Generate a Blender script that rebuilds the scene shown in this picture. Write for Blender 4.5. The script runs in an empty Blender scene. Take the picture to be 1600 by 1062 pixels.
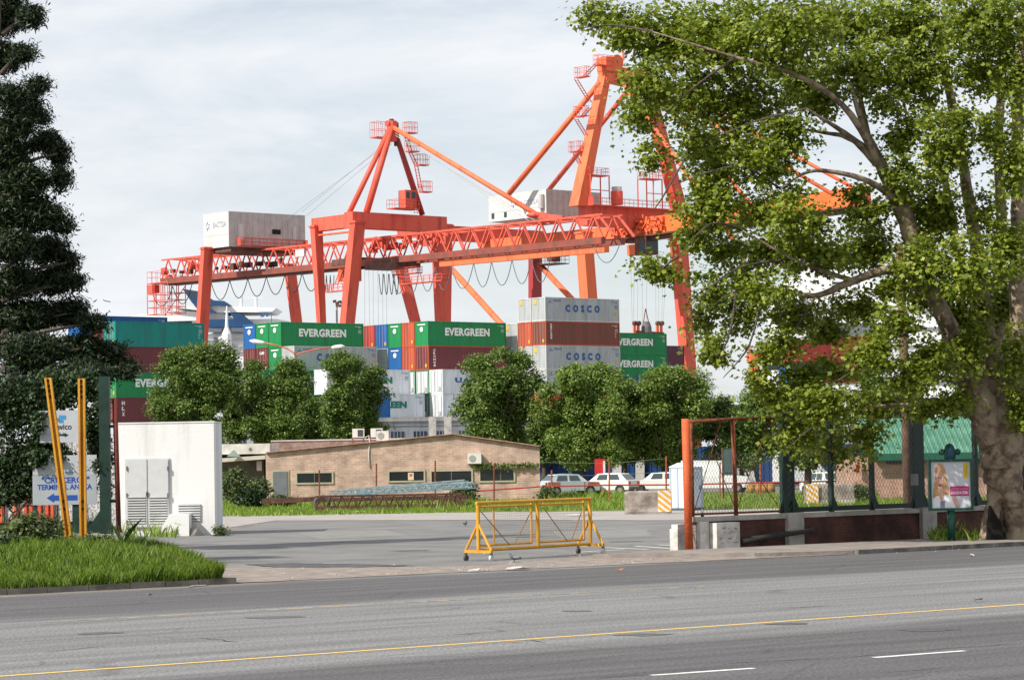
import bpy, math, random
import numpy as np
from mathutils import Vector, Matrix
R = math.radians
SC = bpy.context.scene
COL = SC.collection
random.seed(7)
# ------------------------------------------------------------------ camera
FPX = 4200.0; HC = 2.65; PITCH = math.atan(181/FPX); ROLL = R(1.0)
_F = Vector((0, math.cos(PITCH), math.sin(PITCH))); _U = Vector((0, -math.sin(PITCH), math.cos(PITCH))); _X = Vector((1, 0, 0))
CR = _X*math.cos(ROLL) - _U*math.sin(ROLL); CU = _X*math.sin(ROLL) + _U*math.cos(ROLL)
CAM = Vector((0, 0, HC))
cd = bpy.data.cameras.new('camera'); cam = bpy.data.objects.new('camera', cd); COL.objects.link(cam)
cd.sensor_width = 36; cd.lens = FPX/1600*36; cd.clip_end = 20000; cd.clip_start = 0.5
cam.matrix_world = Matrix(((CR.x, CU.x, -_F.x, 0), (CR.y, CU.y, -_F.y, 0), (CR.z, CU.z, -_F.z, HC), (0, 0, 0, 1)))
SC.camera = cam
# ------------------------------------------------------------------ sky, sun, exposure
SUN_EL = R(42); SUN_AZ = R(-125)          # azimuth of the sun measured from +Y towards +X (negative = left)
w = bpy.data.worlds.new('World'); SC.world = w; w.use_nodes = True
nt = w.node_tree; nt.nodes.clear()
def nd(t, **k):
    n = nt.nodes.new(t)
    for a, b in k.items(): setattr(n, a, b)
    return n
out = nd('ShaderNodeOutputWorld'); bg = nd('ShaderNodeBackground'); sky = nd('ShaderNodeTexSky', sky_type='NISHITA')
sky.sun_disc = False; sky.sun_elevation = SUN_EL; sky.sun_rotation = SUN_AZ; sky.air_density = 1.0; sky.dust_density = 1.2; sky.ozone_density = 1.5
tc = nd('ShaderNodeTexCoord'); mp = nd('ShaderNodeMapping'); mp.inputs['Scale'].default_value = (2.6, 2.6, 9.0); mp.inputs['Rotation'].default_value = (0, R(-3), 0)
no = nd('ShaderNodeTexNoise'); no.inputs['Scale'].default_value = 3.2; no.inputs['Detail'].default_value = 7; no.inputs['Roughness'].default_value = .6; no.inputs['Distortion'].default_value = .3
rp = nd('ShaderNodeValToRGB'); rp.color_ramp.elements[0].position = .36; rp.color_ramp.elements[1].position = .66
rp.color_ramp.elements[0].color = (.56, .56, .56, 1); rp.color_ramp.elements[1].color = (1, 1, 1, 1)
mx = nd('ShaderNodeMix', data_type='RGBA')
mx.inputs['B'].default_value = (7.3, 7.5, 7.8, 1)
L = nt.links.new
L(tc.outputs['Generated'], mp.inputs['Vector']); L(mp.outputs['Vector'], no.inputs['Vector']); L(no.outputs['Fac'], rp.inputs['Fac'])
L(rp.outputs['Color'], mx.inputs['Factor']); L(sky.outputs['Color'], mx.inputs['A']); L(mx.outputs['Result'], bg.inputs['Color']); L(bg.outputs['Background'], out.inputs['Surface'])
bg.inputs['Strength'].default_value = .10
sl = bpy.data.lights.new('sun', 'SUN'); sl.energy = 5.0; sl.angle = R(.6); sl.color = (1, .94, .85)
so = bpy.data.objects.new('sun', sl); COL.objects.link(so)
sd = Vector((math.sin(SUN_AZ)*math.cos(SUN_EL), math.cos(SUN_AZ)*math.cos(SUN_EL), math.sin(SUN_EL)))
so.rotation_euler = sd.to_track_quat('Z', 'Y').to_euler(); so.location = (-20, -20, 60)
SC.view_settings.view_transform = 'Standard'; SC.view_settings.look = 'None'; SC.view_settings.exposure = .32; SC.view_settings.gamma = 1

# ------------------------------------------------------------------ helpers
def ray(u, v): return _F + CR*((u-800)/FPX) + CU*(-(v-531)/FPX)
def W(u, v, Z): r = ray(u, v); return CAM + r*(Z/r.y)                 # world point on the ray at depth Z
def G(u, v, z=0.0): r = ray(u, v); return CAM + r*((z-HC)/r.z)         # world point on the ground
def HZ(u, v, Z): return W(u, v, Z).z
TH = R(41)
QV = Vector((math.cos(TH), math.sin(TH), 0)); EV = Vector((-math.sin(TH), math.cos(TH), 0)); UP = Vector((0, 0, 1))
def plane(u, v, n, P0): r = ray(u, v); return CAM + r*((P0-CAM).dot(n)/r.dot(n))

MC = {}
def M(name, col, rough=.6, amt=.12, scale=3.0, metal=0.0, bump=0.0, col2=None, streak=False, spec=.4, detail=6, bscale=None, emit=0, lo=.35, hi=.65):
    if name in MC: return MC[name]
    m = bpy.data.materials.new(name); m.use_nodes = True; t = m.node_tree; b = t.nodes['Principled BSDF']
    b.inputs['Roughness'].default_value = rough; b.inputs['Metallic'].default_value = metal; b.inputs['Specular IOR Level'].default_value = spec
    tc = t.nodes.new('ShaderNodeTexCoord'); mp = t.nodes.new('ShaderNodeMapping'); n = t.nodes.new('ShaderNodeTexNoise'); r = t.nodes.new('ShaderNodeValToRGB')
    if streak: mp.inputs['Scale'].default_value = (1, 1, .12)
    n.inputs['Scale'].default_value = scale; n.inputs['Detail'].default_value = detail; n.inputs['Roughness'].default_value = .6
    c2 = col2 or tuple(min(1, c*(1+amt)) for c in col); c1 = col if col2 else tuple(c*(1-amt) for c in col)
    r.color_ramp.elements[0].color = (*c1, 1); r.color_ramp.elements[1].color = (*c2, 1); r.color_ramp.elements[0].position = lo; r.color_ramp.elements[1].position = hi
    t.links.new(tc.outputs['Object'], mp.inputs['Vector']); t.links.new(mp.outputs['Vector'], n.inputs['Vector']); t.links.new(n.outputs['Fac'], r.inputs['Fac']); t.links.new(r.outputs['Color'], b.inputs['Base Color'])
    if bump:
        bp = t.nodes.new('ShaderNodeBump'); bp.inputs['Strength'].default_value = bump; bp.inputs['Distance'].default_value = .05
        n2 = t.nodes.new('ShaderNodeTexNoise'); n2.inputs['Scale'].default_value = bscale or scale*6; n2.inputs['Detail'].default_value = 6
        t.links.new(tc.outputs['Object'], n2.inputs['Vector']); t.links.new(n2.outputs['Fac'], bp.inputs['Height']); t.links.new(bp.outputs['Normal'], b.inputs['Normal'])
    MC[name] = m; return m
def leaf_mat(name, c1, c2, c3=None, trans=.35, rough=.5):
    if name in MC: return MC[name]
    m = bpy.data.materials.new(name); m.use_nodes = True; t = m.node_tree; b = t.nodes['Principled BSDF']; o = t.nodes['Material Output']
    g = t.nodes.new('ShaderNodeNewGeometry'); r = t.nodes.new('ShaderNodeValToRGB'); r.color_ramp.elements[0].color = (*c1, 1); r.color_ramp.elements[1].color = (*c2, 1)
    if c3: e = r.color_ramp.elements.new(.93); e.color = (*c2, 1); r.color_ramp.elements[2].color = (*c3, 1)
    tr = t.nodes.new('ShaderNodeBsdfTranslucent'); mxs = t.nodes.new('ShaderNodeMixShader'); mxs.inputs[0].default_value = trans
    b.inputs['Roughness'].default_value = rough; b.inputs['Specular IOR Level'].default_value = .35
    t.links.new(g.outputs['Random Per Island'], r.inputs['Fac']); t.links.new(r.outputs['Color'], b.inputs['Base Color']); t.links.new(r.outputs['Color'], tr.inputs['Color'])
    t.links.new(b.outputs[0], mxs.inputs[1]); t.links.new(tr.outputs[0], mxs.inputs[2]); t.links.new(mxs.outputs[0], o.inputs['Surface'])
    MC[name] = m; return m
def brick_mat(name, c1, c2, mortar, scale=1.0, bw=.24, rh=.075, ax='xz', dirt=.5):
    if name in MC: return MC[name]
    m = bpy.data.materials.new(name); m.use_nodes = True; t = m.node_tree; b = t.nodes['Principled BSDF']; b.inputs['Roughness'].default_value = .9
    tc = t.nodes.new('ShaderNodeTexCoord'); sp = t.nodes.new('ShaderNodeSeparateXYZ'); cb = t.nodes.new('ShaderNodeCombineXYZ'); add = t.nodes.new('ShaderNodeMath')
    br = t.nodes.new('ShaderNodeTexBrick'); br.inputs['Color1'].default_value = (*c1, 1); br.inputs['Color2'].default_value = (*c2, 1); br.inputs['Mortar'].default_value = (*mortar, 1)
    br.inputs['Scale'].default_value = 1; br.inputs['Brick Width'].default_value = bw*scale; br.inputs['Row Height'].default_value = rh*scale; br.inputs['Mortar Size'].default_value = .008*scale; br.inputs['Bias'].default_value = -.1
    n = t.nodes.new('ShaderNodeTexNoise'); n.inputs['Scale'].default_value = 1.3; n.inputs['Detail'].default_value = 8; r = t.nodes.new('ShaderNodeValToRGB'); r.color_ramp.elements[0].position = .35; r.color_ramp.elements[1].position = .7
    r.color_ramp.elements[0].color = (dirt, dirt, dirt, 1); r.color_ramp.elements[1].color = (1.15, 1.12, 1.08, 1)
    mm = t.nodes.new('ShaderNodeMix'); mm.data_type = 'RGBA'; mm.blend_type = 'MULTIPLY'; mm.inputs['Factor'].default_value = 1
    t.links.new(tc.outputs['Object'], sp.inputs[0]); t.links.new(sp.outputs['X'], add.inputs[0]); t.links.new(sp.outputs['Y'], add.inputs[1]); t.links.new(add.outputs[0], cb.inputs['X']); t.links.new(sp.outputs['Z'], cb.inputs['Y'])
    t.links.new(cb.outputs[0], br.inputs['Vector']); t.links.new(tc.outputs['Object'], n.inputs['Vector']); t.links.new(n.outputs['Fac'], r.inputs['Fac'])
    t.links.new(br.outputs['Color'], mm.inputs['A']); t.links.new(r.outputs['Color'], mm.inputs['B']); t.links.new(mm.outputs['Result'], b.inputs['Base Color'])
    MC[name] = m; return m

class MB:
    def __init__(s): s.v = []; s.f = []
    def add(s, vs, fs):
        k = len(s.v); s.v += [tuple(p) for p in vs]; s.f += [tuple(i+k for i in f) for f in fs]; return s
    def box(s, x0, x1, y0, y1, z0, z1):
        return s.add([(x0,y0,z0),(x1,y0,z0),(x1,y1,z0),(x0,y1,z0),(x0,y0,z1),(x1,y0,z1),(x1,y1,z1),(x0,y1,z1)], [(0,3,2,1),(4,5,6,7),(0,1,5,4),(1,2,6,5),(2,3,7,6),(3,0,4,7)])
    def obox(s, c, ax, ay, az):            # oriented box: base corner + three edge vectors
        c = Vector(c); ax, ay, az = Vector(ax), Vector(ay), Vector(az)
        p = [c, c+ax, c+ax+ay, c+ay]; p += [q+az for q in p]
        return s.add(p, [(0,3,2,1),(4,5,6,7),(0,1,5,4),(1,2,6,5),(2,3,7,6),(3,0,4,7)])
    def beam(s, a, b, wd, ht, up=None, w1=None, h1=None):
        a, b = Vector(a), Vector(b); d = (b-a).normalized(); up = Vector(up or (0, 0, 1))
        if abs(d.dot(up)) > .98: up = Vector((0, 1, 0)) if abs(d.y) < .9 else Vector((1, 0, 0))
        sx = d.cross(up).normalized(); uy = sx.cross(d).normalized(); w1 = wd if w1 is None else w1; h1 = ht if h1 is None else h1; p = []
        for q, ww, hh in ((a, wd, ht), (b, w1, h1)):
            for i, j in ((-1,-1),(1,-1),(1,1),(-1,1)): p.append(q+sx*(i*ww/2)+uy*(j*hh/2))
        return s.add(p, [(0,3,2,1),(4,5,6,7),(0,1,5,4),(1,2,6,5),(2,3,7,6),(3,0,4,7)])
    def tube(s, pts, rr, n=8, cap=True):
        pts = [Vector(p) for p in pts]; m = len(pts); rr = rr if isinstance(rr, (list, tuple)) else [rr]*m; k = len(s.v); prev = None
        for i, p in enumerate(pts):
            d = (pts[min(i+1, m-1)]-pts[max(i-1, 0)]).normalized()
            ref = prev if prev is not None else (Vector((0, 0, 1)) if abs(d.z) < .9 else Vector((1, 0, 0)))
            sx = (ref - d*ref.dot(d)).normalized(); prev = sx; sy = d.cross(sx)
            for j in range(n): t = 2*math.pi*j/n; s.v.append(tuple(p+(sx*math.cos(t)+sy*math.sin(t))*rr[i]))
        for i in range(m-1):
            for j in range(n): a = k+i*n+j; b = k+i*n+(j+1) % n; s.f.append((a, b, b+n, a+n))
        if cap: s.f.append(tuple(k+j for j in range(n))[::-1]); s.f.append(tuple(k+(m-1)*n+j for j in range(n)))
        return s
    def prism(s, poly, ext):               # polygon of 3D points extruded by vector
        n = len(poly); e = Vector(ext); p = [Vector(q) for q in poly]; return s.add(p+[q+e for q in p], [tuple(range(n))[::-1], tuple(range(n, 2*n))]+[(i, (i+1) % n, (i+1) % n+n, i+n) for i in range(n)])
    def sphere(s, c, r, nu=12, nv=8):
        c = Vector(c); r = r if isinstance(r, (tuple, list)) else (r, r, r); p = [c+Vector((0, 0, r[2]))]; f = []
        for i in range(1, nv):
            a = math.pi*i/nv
            for j in range(nu): t = 2*math.pi*j/nu; p.append(c+Vector((r[0]*math.sin(a)*math.cos(t), r[1]*math.sin(a)*math.sin(t), r[2]*math.cos(a))))
        p.append(c-Vector((0, 0, r[2]))); e = len(p)-1
        for j in range(nu): f.append((0, 1+j, 1+(j+1) % nu)); f.append((e, e-nu+(j+1) % nu, e-nu+j))
        for i in range(nv-2):
            for j in range(nu): a = 1+i*nu+j; b = 1+i*nu+(j+1) % nu; f.append((a, a+nu, b+nu, b))
        return s.add(p, f)
    def build(s, name, mat, parent=None, local=False, smooth=False):
        me = bpy.data.meshes.new(name)
        vs = s.v; org = None
        if parent is None and not local:
            xs = [[p[i] for p in vs] for i in range(3)]; org = Vector(((min(xs[0])+max(xs[0]))/2, (min(xs[1])+max(xs[1]))/2, min(xs[2]))); vs = [tuple(Vector(p)-org) for p in vs]
        if parent is not None and not local:
            im = MW[parent.name].inverted(); vs = [tuple(im @ Vector(p)) for p in vs]
        me.from_pydata(vs, [], s.f); me.update()
        if mat: me.materials.append(mat)
        if smooth: me.polygons.foreach_set('use_smooth', [True]*len(me.polygons))
        o = bpy.data.objects.new(name, me); COL.objects.link(o)
        if parent is not None: o.parent = parent; MW[o.name] = MW[parent.name]
        else:
            if org is not None: o.location = org
            MW[o.name] = Matrix.Translation(org) if org is not None else Matrix()
        return o
MW = {}
def tag(o, label=None, cat=None, group=None, kind=None):
    if label: o['label'] = label
    if cat: o['category'] = cat
    if group: o['group'] = group
    if kind: o['kind'] = kind
    return o
def thing(name, loc, label, cat, group=None, rz=0):
    o = bpy.data.objects.new(name, None); COL.objects.link(o); o.location = loc; o.rotation_euler = (0, 0, rz); o.empty_display_size = .3
    MW[o.name] = Matrix.Translation(Vector(loc)) @ Matrix.Rotation(rz, 4, 'Z'); return tag(o, label, cat, group)
def copy_tree(o, loc, rz, label, parent=None):
    c = o.copy(); COL.objects.link(c)
    if parent is None:
        c.location = loc; c.rotation_euler = (0, 0, rz); c['label'] = label; MW[c.name] = Matrix.Translation(Vector(loc)) @ Matrix.Rotation(rz, 4, 'Z')
    else: c.parent = parent
    for ch in list(o.children): copy_tree(ch, None, None, None, c)
    return c
TXT = {}
def text_geo(s, bold=.0, space=1.0):
    key = (s, bold, space)
    if key in TXT: return TXT[key]
    cu = bpy.data.curves.new('lettering', 'FONT'); cu.body = s; cu.size = 1; cu.offset = bold; cu.space_character = space; cu.resolution_u = 2
    ob = bpy.data.objects.new('lettering', cu); COL.objects.link(ob); dg = bpy.context.evaluated_depsgraph_get(); me = bpy.data.meshes.new_from_object(ob.evaluated_get(dg))
    v = [tuple(p.co) for p in me.vertices]; f = [tuple(p.vertices) for p in me.polygons]
    bpy.data.objects.remove(ob); bpy.data.curves.remove(cu); bpy.data.meshes.remove(me)
    x0 = min(p[0] for p in v); x1 = max(p[0] for p in v); y0 = min(p[1] for p in v); y1 = max(p[1] for p in v)
    v = [((p[0]-x0)/(x1-x0), (p[1]-y0)/(y1-y0)) for p in v]; TXT[key] = (v, f); return TXT[key]
def add_text(mb, s, org, rt, up, bold=.02, space=1.0):    # org = lower-left, rt / up = full width / height vectors
    v, f = text_geo(s, bold, space); org, rt, up = Vector(org), Vector(rt), Vector(up)
    return mb.add([org+rt*a+up*b for a, b in v], f)
def np_mesh(name, verts, nper, mat, parent=None, smooth=False):     # verts (N*nper,3), N polygons of nper vertices each
    v = np.asarray(verts, dtype=np.float32)
    if parent is not None:
        im = np.array(MW[parent.name].inverted(), dtype=np.float32); v = v @ im[:3, :3].T + im[:3, 3]
    n = len(v)//nper; me = bpy.data.meshes.new(name); me.vertices.add(len(v)); me.vertices.foreach_set('co', v.ravel()); me.loops.add(len(v)); me.loops.foreach_set('vertex_index', np.arange(len(v), dtype=np.int32))
    me.polygons.add(n); me.polygons.foreach_set('loop_start', np.arange(0, len(v), nper, dtype=np.int32)); me.polygons.foreach_set('loop_total', np.full(n, nper, dtype=np.int32)); me.update(calc_edges=True); me.validate()
    me.materials.append(mat); o = bpy.data.objects.new(name, me); COL.objects.link(o)
    if parent is not None: o.parent = parent
    MW[o.name] = MW[parent.name] if parent is not None else Matrix()
    return o
LEAF5 = np.array([(0,-.5),(.32,-.32),(.5,.1),(.2,.12),(0,.55),(-.2,.12),(-.5,.1),(-.32,-.32)])
LEAF4 = np.array([(0,-.5),(.36,0),(0,.5),(-.36,0)])
TUFT = np.array([(-.05,0),(.05,0),(.13,.45),(.02,1),(-.02,1),(-.13,.45)])
def leaves(rng, pts, size, shape, droop=0.0, out=None, upb=.4):
    n = len(pts); k = len(shape); nrm = rng.normal(size=(n, 3)); nrm[:, 2] = np.abs(nrm[:, 2])+upb
    if out is not None: nrm += out*.6
    nrm /= np.linalg.norm(nrm, axis=1)[:, None]; t = rng.normal(size=(n, 3)); t[:, 2] -= droop; t -= nrm*(t*nrm).sum(1)[:, None]; t /= np.linalg.norm(t, axis=1)[:, None]; b = np.cross(nrm, t)
    sz = size*rng.uniform(.6, 1.3, n); P = pts[:, None, :] + b[:, None, :]*(shape[None, :, 0:1]*sz[:, None, None]) + t[:, None, :]*(shape[None, :, 1:2]*sz[:, None, None])
    bend = (np.abs(shape[:, 0])*.35)[None, :, None]*sz[:, None, None]; P = P + nrm[:, None, :]*bend
    return P.reshape(-1, 3)
def clumps(rng, blobs, n_clump, n_leaf, cr, shell=.5):   # blobs: (center, (rx,ry,rz)); leaf points gathered in clumps inside the blobs
    vol = np.array([b[1][0]*b[1][1]*b[1][2] for b in blobs])**(2/3); pr = vol/vol.sum(); idx = rng.choice(len(blobs), n_clump, p=pr)
    c = np.array([tuple(b[0]) for b in blobs])[idx]; r = np.array([b[1] for b in blobs])[idx]
    d = rng.normal(size=(n_clump, 3)); d /= np.linalg.norm(d, axis=1)[:, None]; rad = rng.uniform(0, 1, n_clump)**shell
    cc = c + d*r*rad[:, None]; sc = cr*rng.uniform(.5, 1.4, n_clump)
    off = np.clip(rng.normal(size=(n_clump, n_leaf, 3)), -1.9, 1.9)*sc[:, None, None]*np.array([1, 1, .55]); P = (cc[:, None, :]+off).reshape(-1, 3)
    o = np.repeat(d, n_leaf, axis=0); return P, o
# ================================================================== GROUND
def sheet(name, pts, z, mat, kind='structure'):
    mb = MB(); mb.add([(p.x, p.y, z) for p in pts], [tuple(range(len(pts)))]); return tag(mb.build(name, mat), kind=kind)
MB_ = MB()
MB_.add([(-3000,-300,0),(3000,-300,0),(3000,6000,0),(-3000,6000,0)], [(0,1,2,3)])
tag(MB_.build('ground', M('dirt', (.12,.105,.09), .95, col2=(.2,.18,.155), scale=.5, bump=.3)), kind='structure')
# avenue: own road frame, x along the kerb, y towards the far kerb
K0 = G(0, 933); K1 = G(1600, 853); rd = (K1-K0).normalized(); rn = Vector((-rd.y, rd.x, 0)); RA = math.atan2(rd.y, rd.x)
def yl(u, v): return (G(u, v)-K0).dot(rn)
def road_mat():
    m = bpy.data.materials.new('asphalt_avenue'); m.use_nodes = True; t = m.node_tree; b = t.nodes['Principled BSDF']; b.inputs['Roughness'].default_value = .85; b.inputs['Specular IOR Level'].default_value = .3
    N = t.nodes.new; Lk = t.links.new
    tc = N('ShaderNodeTexCoord'); sp = N('ShaderNodeSeparateXYZ'); Lk(tc.outputs['Object'], sp.inputs[0])
    nz = N('ShaderNodeTexNoise'); nz.inputs['Scale'].default_value = .35; nz.inputs['Detail'].default_value = 5; mp = N('ShaderNodeMapping'); mp.inputs['Scale'].default_value = (.25, 1.2, 1); Lk(tc.outputs['Object'], mp.inputs[0]); Lk(mp.outputs[0], nz.inputs['Vector'])
    ad = N('ShaderNodeMath'); ad.operation = 'MULTIPLY_ADD'; ad.inputs[1].default_value = 1.6; Lk(nz.outputs['Fac'], ad.inputs[0]); Lk(sp.outputs['Y'], ad.inputs[2])
    y0, y1 = -40.0, 2.0
    mr = N('ShaderNodeMapRange'); mr.inputs['From Min'].default_value = y0+.8; mr.inputs['From Max'].default_value = y1+.8; Lk(ad.outputs[0], mr.inputs['Value'])
    rp = N('ShaderNodeValToRGB'); Lk(mr.outputs[0], rp.inputs['Fac']); cr = rp.color_ramp
    ya = (yl(800,930)+yl(1600,878))/2; yb = (yl(800,1018)+yl(1600,962))/2; yc = yb-5
    dark = (.098,.094,.097,1); light = (.176,.177,.176,1)
    st = [(y0, dark), (yb-.7, dark), (yb+.7, light), (ya-.6, light), (ya+.6, dark), (y1, dark)]
    while len(cr.elements) < len(st): cr.elements.new(.5)
    for e, (y, c) in zip(cr.elements, st): e.position = (y-y0)/(y1-y0); e.color = c
    # coarse wear along the driving direction, fine aggregate speckle
    n2 = N('ShaderNodeTexNoise'); n2.inputs['Scale'].default_value = 1.0; n2.inputs['Detail'].default_value = 8; mp2 = N('ShaderNodeMapping'); mp2.inputs['Scale'].default_value = (.12, 1.6, 1); Lk(tc.outputs['Object'], mp2.inputs[0]); Lk(mp2.outputs[0], n2.inputs['Vector'])
    r2 = N('ShaderNodeValToRGB'); r2.color_ramp.elements[0].position = .3; r2.color_ramp.elements[1].position = .7; r2.color_ramp.elements[0].color = (.68,.68,.68,1); r2.color_ramp.elements[1].color = (1.16,1.16,1.16,1); Lk(n2.outputs['Fac'], r2.inputs['Fac'])
    n3 = N('ShaderNodeTexNoise'); n3.inputs['Scale'].default_value = 22; n3.inputs['Detail'].default_value = 3; Lk(tc.outputs['Object'], n3.inputs['Vector'])
    r3 = N('ShaderNodeValToRGB'); r3.color_ramp.elements[0].position = .3; r3.color_ramp.elements[1].position = .7; r3.color_ramp.elements[0].color = (.45,.45,.45,1); r3.color_ramp.elements[1].color = (1.6,1.6,1.6,1); Lk(n3.outputs['Fac'], r3.inputs['Fac'])
    m1 = N('ShaderNodeMix'); m1.data_type = 'RGBA'; m1.blend_type = 'MULTIPLY'; m1.inputs['Factor'].default_value = 1; Lk(rp.outputs['Color'], m1.inputs['A']); Lk(r2.outputs['Color'], m1.inputs['B'])
    m2 = N('ShaderNodeMix'); m2.data_type = 'RGBA'; m2.blend_type = 'MULTIPLY'; m2.inputs['Factor'].default_value = 1; Lk(m1.outputs['Result'], m2.inputs['A']); Lk(r3.outputs['Color'], m2.inputs['B'])
    # thin dark cracks
    v = N('ShaderNodeTexVoronoi'); v.feature = 'DISTANCE_TO_EDGE'; v.inputs['Scale'].default_value = .35; mp3 = N('ShaderNodeMapping'); mp3.inputs['Scale'].default_value = (.5, 1.6, 1)
    vm = N('ShaderNodeMix'); vm.data_type = 'RGBA'; vm.inputs['Factor'].default_value = .12; Lk(tc.outputs['Object'], mp3.inputs[0]); Lk(mp3.outputs[0], vm.inputs['A']); Lk(n2.outputs['Color'], vm.inputs['B']); Lk(vm.outputs['Result'], v.inputs['Vector'])
    r4 = N('ShaderNodeValToRGB'); r4.color_ramp.elements[0].position = .002; r4.color_ramp.elements[1].position = .008; r4.color_ramp.elements[0].color = (.72,.72,.72,1); r4.color_ramp.elements[1].color = (1,1,1,1); Lk(v.outputs['Distance'], r4.inputs['Fac'])
    m3 = N('ShaderNodeMix'); m3.data_type = 'RGBA'; m3.blend_type = 'MULTIPLY'; m3.inputs['Factor'].default_value = 1; Lk(m2.outputs['Result'], m3.inputs['A']); Lk(r4.outputs['Color'], m3.inputs['B'])
    Lk(m3.outputs['Result'], b.inputs['Base Color'])
    bp = N('ShaderNodeBump'); bp.inputs['Strength'].default_value = .35; bp.inputs['Distance'].default_value = .02; Lk(n3.outputs['Fac'], bp.inputs['Height']); Lk(bp.outputs['Normal'], b.inputs['Normal'])
    return m
mb = MB(); mb.add([(-60,-60,0),(160,-60,0),(160,.02,0),(-60,.02,0)], [(0,1,2,3)]); rdo = mb.build('road', road_mat(), local=True); rdo.location = (K0.x, K0.y, .008); rdo.rotation_euler = (0, 0, RA); tag(rdo, kind='structure')
def stripe(name, u0, v0, u1, v1, wd, mat, ext=0, label=None):
    a, b = G(u0, v0), G(u1, v1); d = (b-a).normalized(); a -= d*ext; b += d*ext; n = Vector((-d.y, d.x, 0))*wd/2
    mb = MB(); L_ = (b-a).length; k = max(1, int(L_/.5)); rr = random.Random(int(u0*7+v0)); p = []; q = []
    for i in range(k+1):
        c = a+d*L_*i/k; p.append(c+n*(1+rr.uniform(-.12,.12))); q.append(c-n*(1+rr.uniform(-.12,.12)))
    mb.add([(x.x, x.y, .012) for x in p]+[(x.x, x.y, .012) for x in q], [(i, k+1+i, k+2+i, i+1) for i in range(k)])
    return tag(mb.build(name, mat), kind='structure')
yel = M('yellow_road_paint', (.62,.40,.10), .7, scale=9, col2=(.75,.5,.14)); whp = M('white_road_paint', (.55,.54,.52), .7, scale=8, col2=(.8,.79,.77)); yfd = M('faded_yellow_paint', (.2,.19,.16), .8, scale=3, col2=(.55,.38,.15), lo=.45, hi=.6)
stripe('yellow_lane_line', 0, 1057, 1600, 944.5, .13, yel, 12)
stripe('faded_lane_line', 75, 972, 1100, 916, .11, yfd, 0)
stripe('white_lane_dash', 1017, 1055.5, 1178, 1044.5, .13, whp); stripe('white_lane_dash', 1366, 1027.8, 1507, 1017.2, .13, whp); stripe('white_lane_dash', 560, 1086.5, 745, 1074, .13, whp)
stripe('white_gate_marking', 905, 862.5, 975, 858.5, .16, whp); stripe('white_gate_marking', 945, 855.5, 1012, 858.2, .16, whp); stripe('white_gate_marking', 992, 853.2, 1060, 857.5, .16, whp); stripe('white_gate_marking', 1028, 851.2, 1066, 853.0, .14, whp)
P = lambda *a: [G(*q) for q in a]
# forecourt between the gate posts
fore = M('asphalt_forecourt', (.125,.123,.12), .9, scale=.45, col2=(.19,.187,.182), bump=.3, bscale=14)
sheet('forecourt', P((190,834),(345,834),(420,815),(1075,812),(1110,862),(1105,884),(700,906),(345,909),(270,880)), .004, fore)
sheet('pale_concrete_apron', P((340,834),(330,806),(520,803),(760,800),(1075,797.5),(1230,794),(1230,806),(1075,812.5),(760,812),(430,813),(345,826)), .010, M('pale_apron', (.26,.24,.225), .9, scale=.6, col2=(.34,.315,.295), bump=.2))
def ragged(pts, seed, amp):
    rr = random.Random(seed); o = []
    for i, a in enumerate(pts):
        b = pts[(i+1) % len(pts)]; n = 10
        for k in range(n): o.append(a+(b-a)*(k/n)+Vector((rr.uniform(-amp,amp), rr.uniform(-amp,amp), 0)))
    return o
sheet('dirt_strip', ragged(P((300,917),(345,912),(700,895),(1000,881),(1330,866),(1250,858),(1070,872),(1000,866),(880,872),(760,884),(600,886),(400,886),(330,890)), 4, .12), .014, M('sandy_dirt', (.17,.14,.12), .95, scale=2.2, col2=(.3,.255,.225), bump=.5, bscale=25))
sheet('shadow_streak', ragged(P((385,882),(460,880),(585,882),(650,884),(560,887),(430,887)), 9, .15), .018, M('painted_shadow_dark', (.04,.04,.042), .8, scale=2, col2=(.1,.1,.1)))  # dark sheet painted on the ground in place of a cast shadow streak
# kerbs and pavement on the right
pav = M('pavement', (.17,.145,.13), .95, scale=1.2, col2=(.27,.235,.21), bump=.4, bscale=10); kst = M('kerb_stone', (.09,.085,.07), .95, scale=2.5, col2=(.24,.22,.19), bump=.5)
a = G(1335, 865.8); b = a+rd*60
mb = MB(); mb.prism([a, b, b+rn*4.2, a+rn*4.4-rd*5, a-rd*2.5+rn*1.0], (0,0,.11)); tag(mb.build('pavement', pav), kind='structure')
def kerb(nm, a, d, n, length, inn):
    mb = MB(); rr = random.Random(3); x = 0
    while x < length:
        l = rr.uniform(.8,1.0); c = a+d*x+n*rr.uniform(-.012,.012); mb.obox((c.x, c.y, 0), d*(l-.02), n*.14, (0,0,.125+rr.uniform(-.008,.008))); x += l
    return tag(mb.build(nm, kst), kind='structure')
kerb('kerb', a-rn*.15, rd, rn, 30, 0)
# grass mound with kerb at the left
gnd = M('grass_soil', (.03,.05,.012), .95, scale=2, col2=(.07,.09,.03), bump=.5)
e1 = G(343, 912.5)
kerb('kerb', e1-rd*24, rd, rn, 24, 0)
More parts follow.
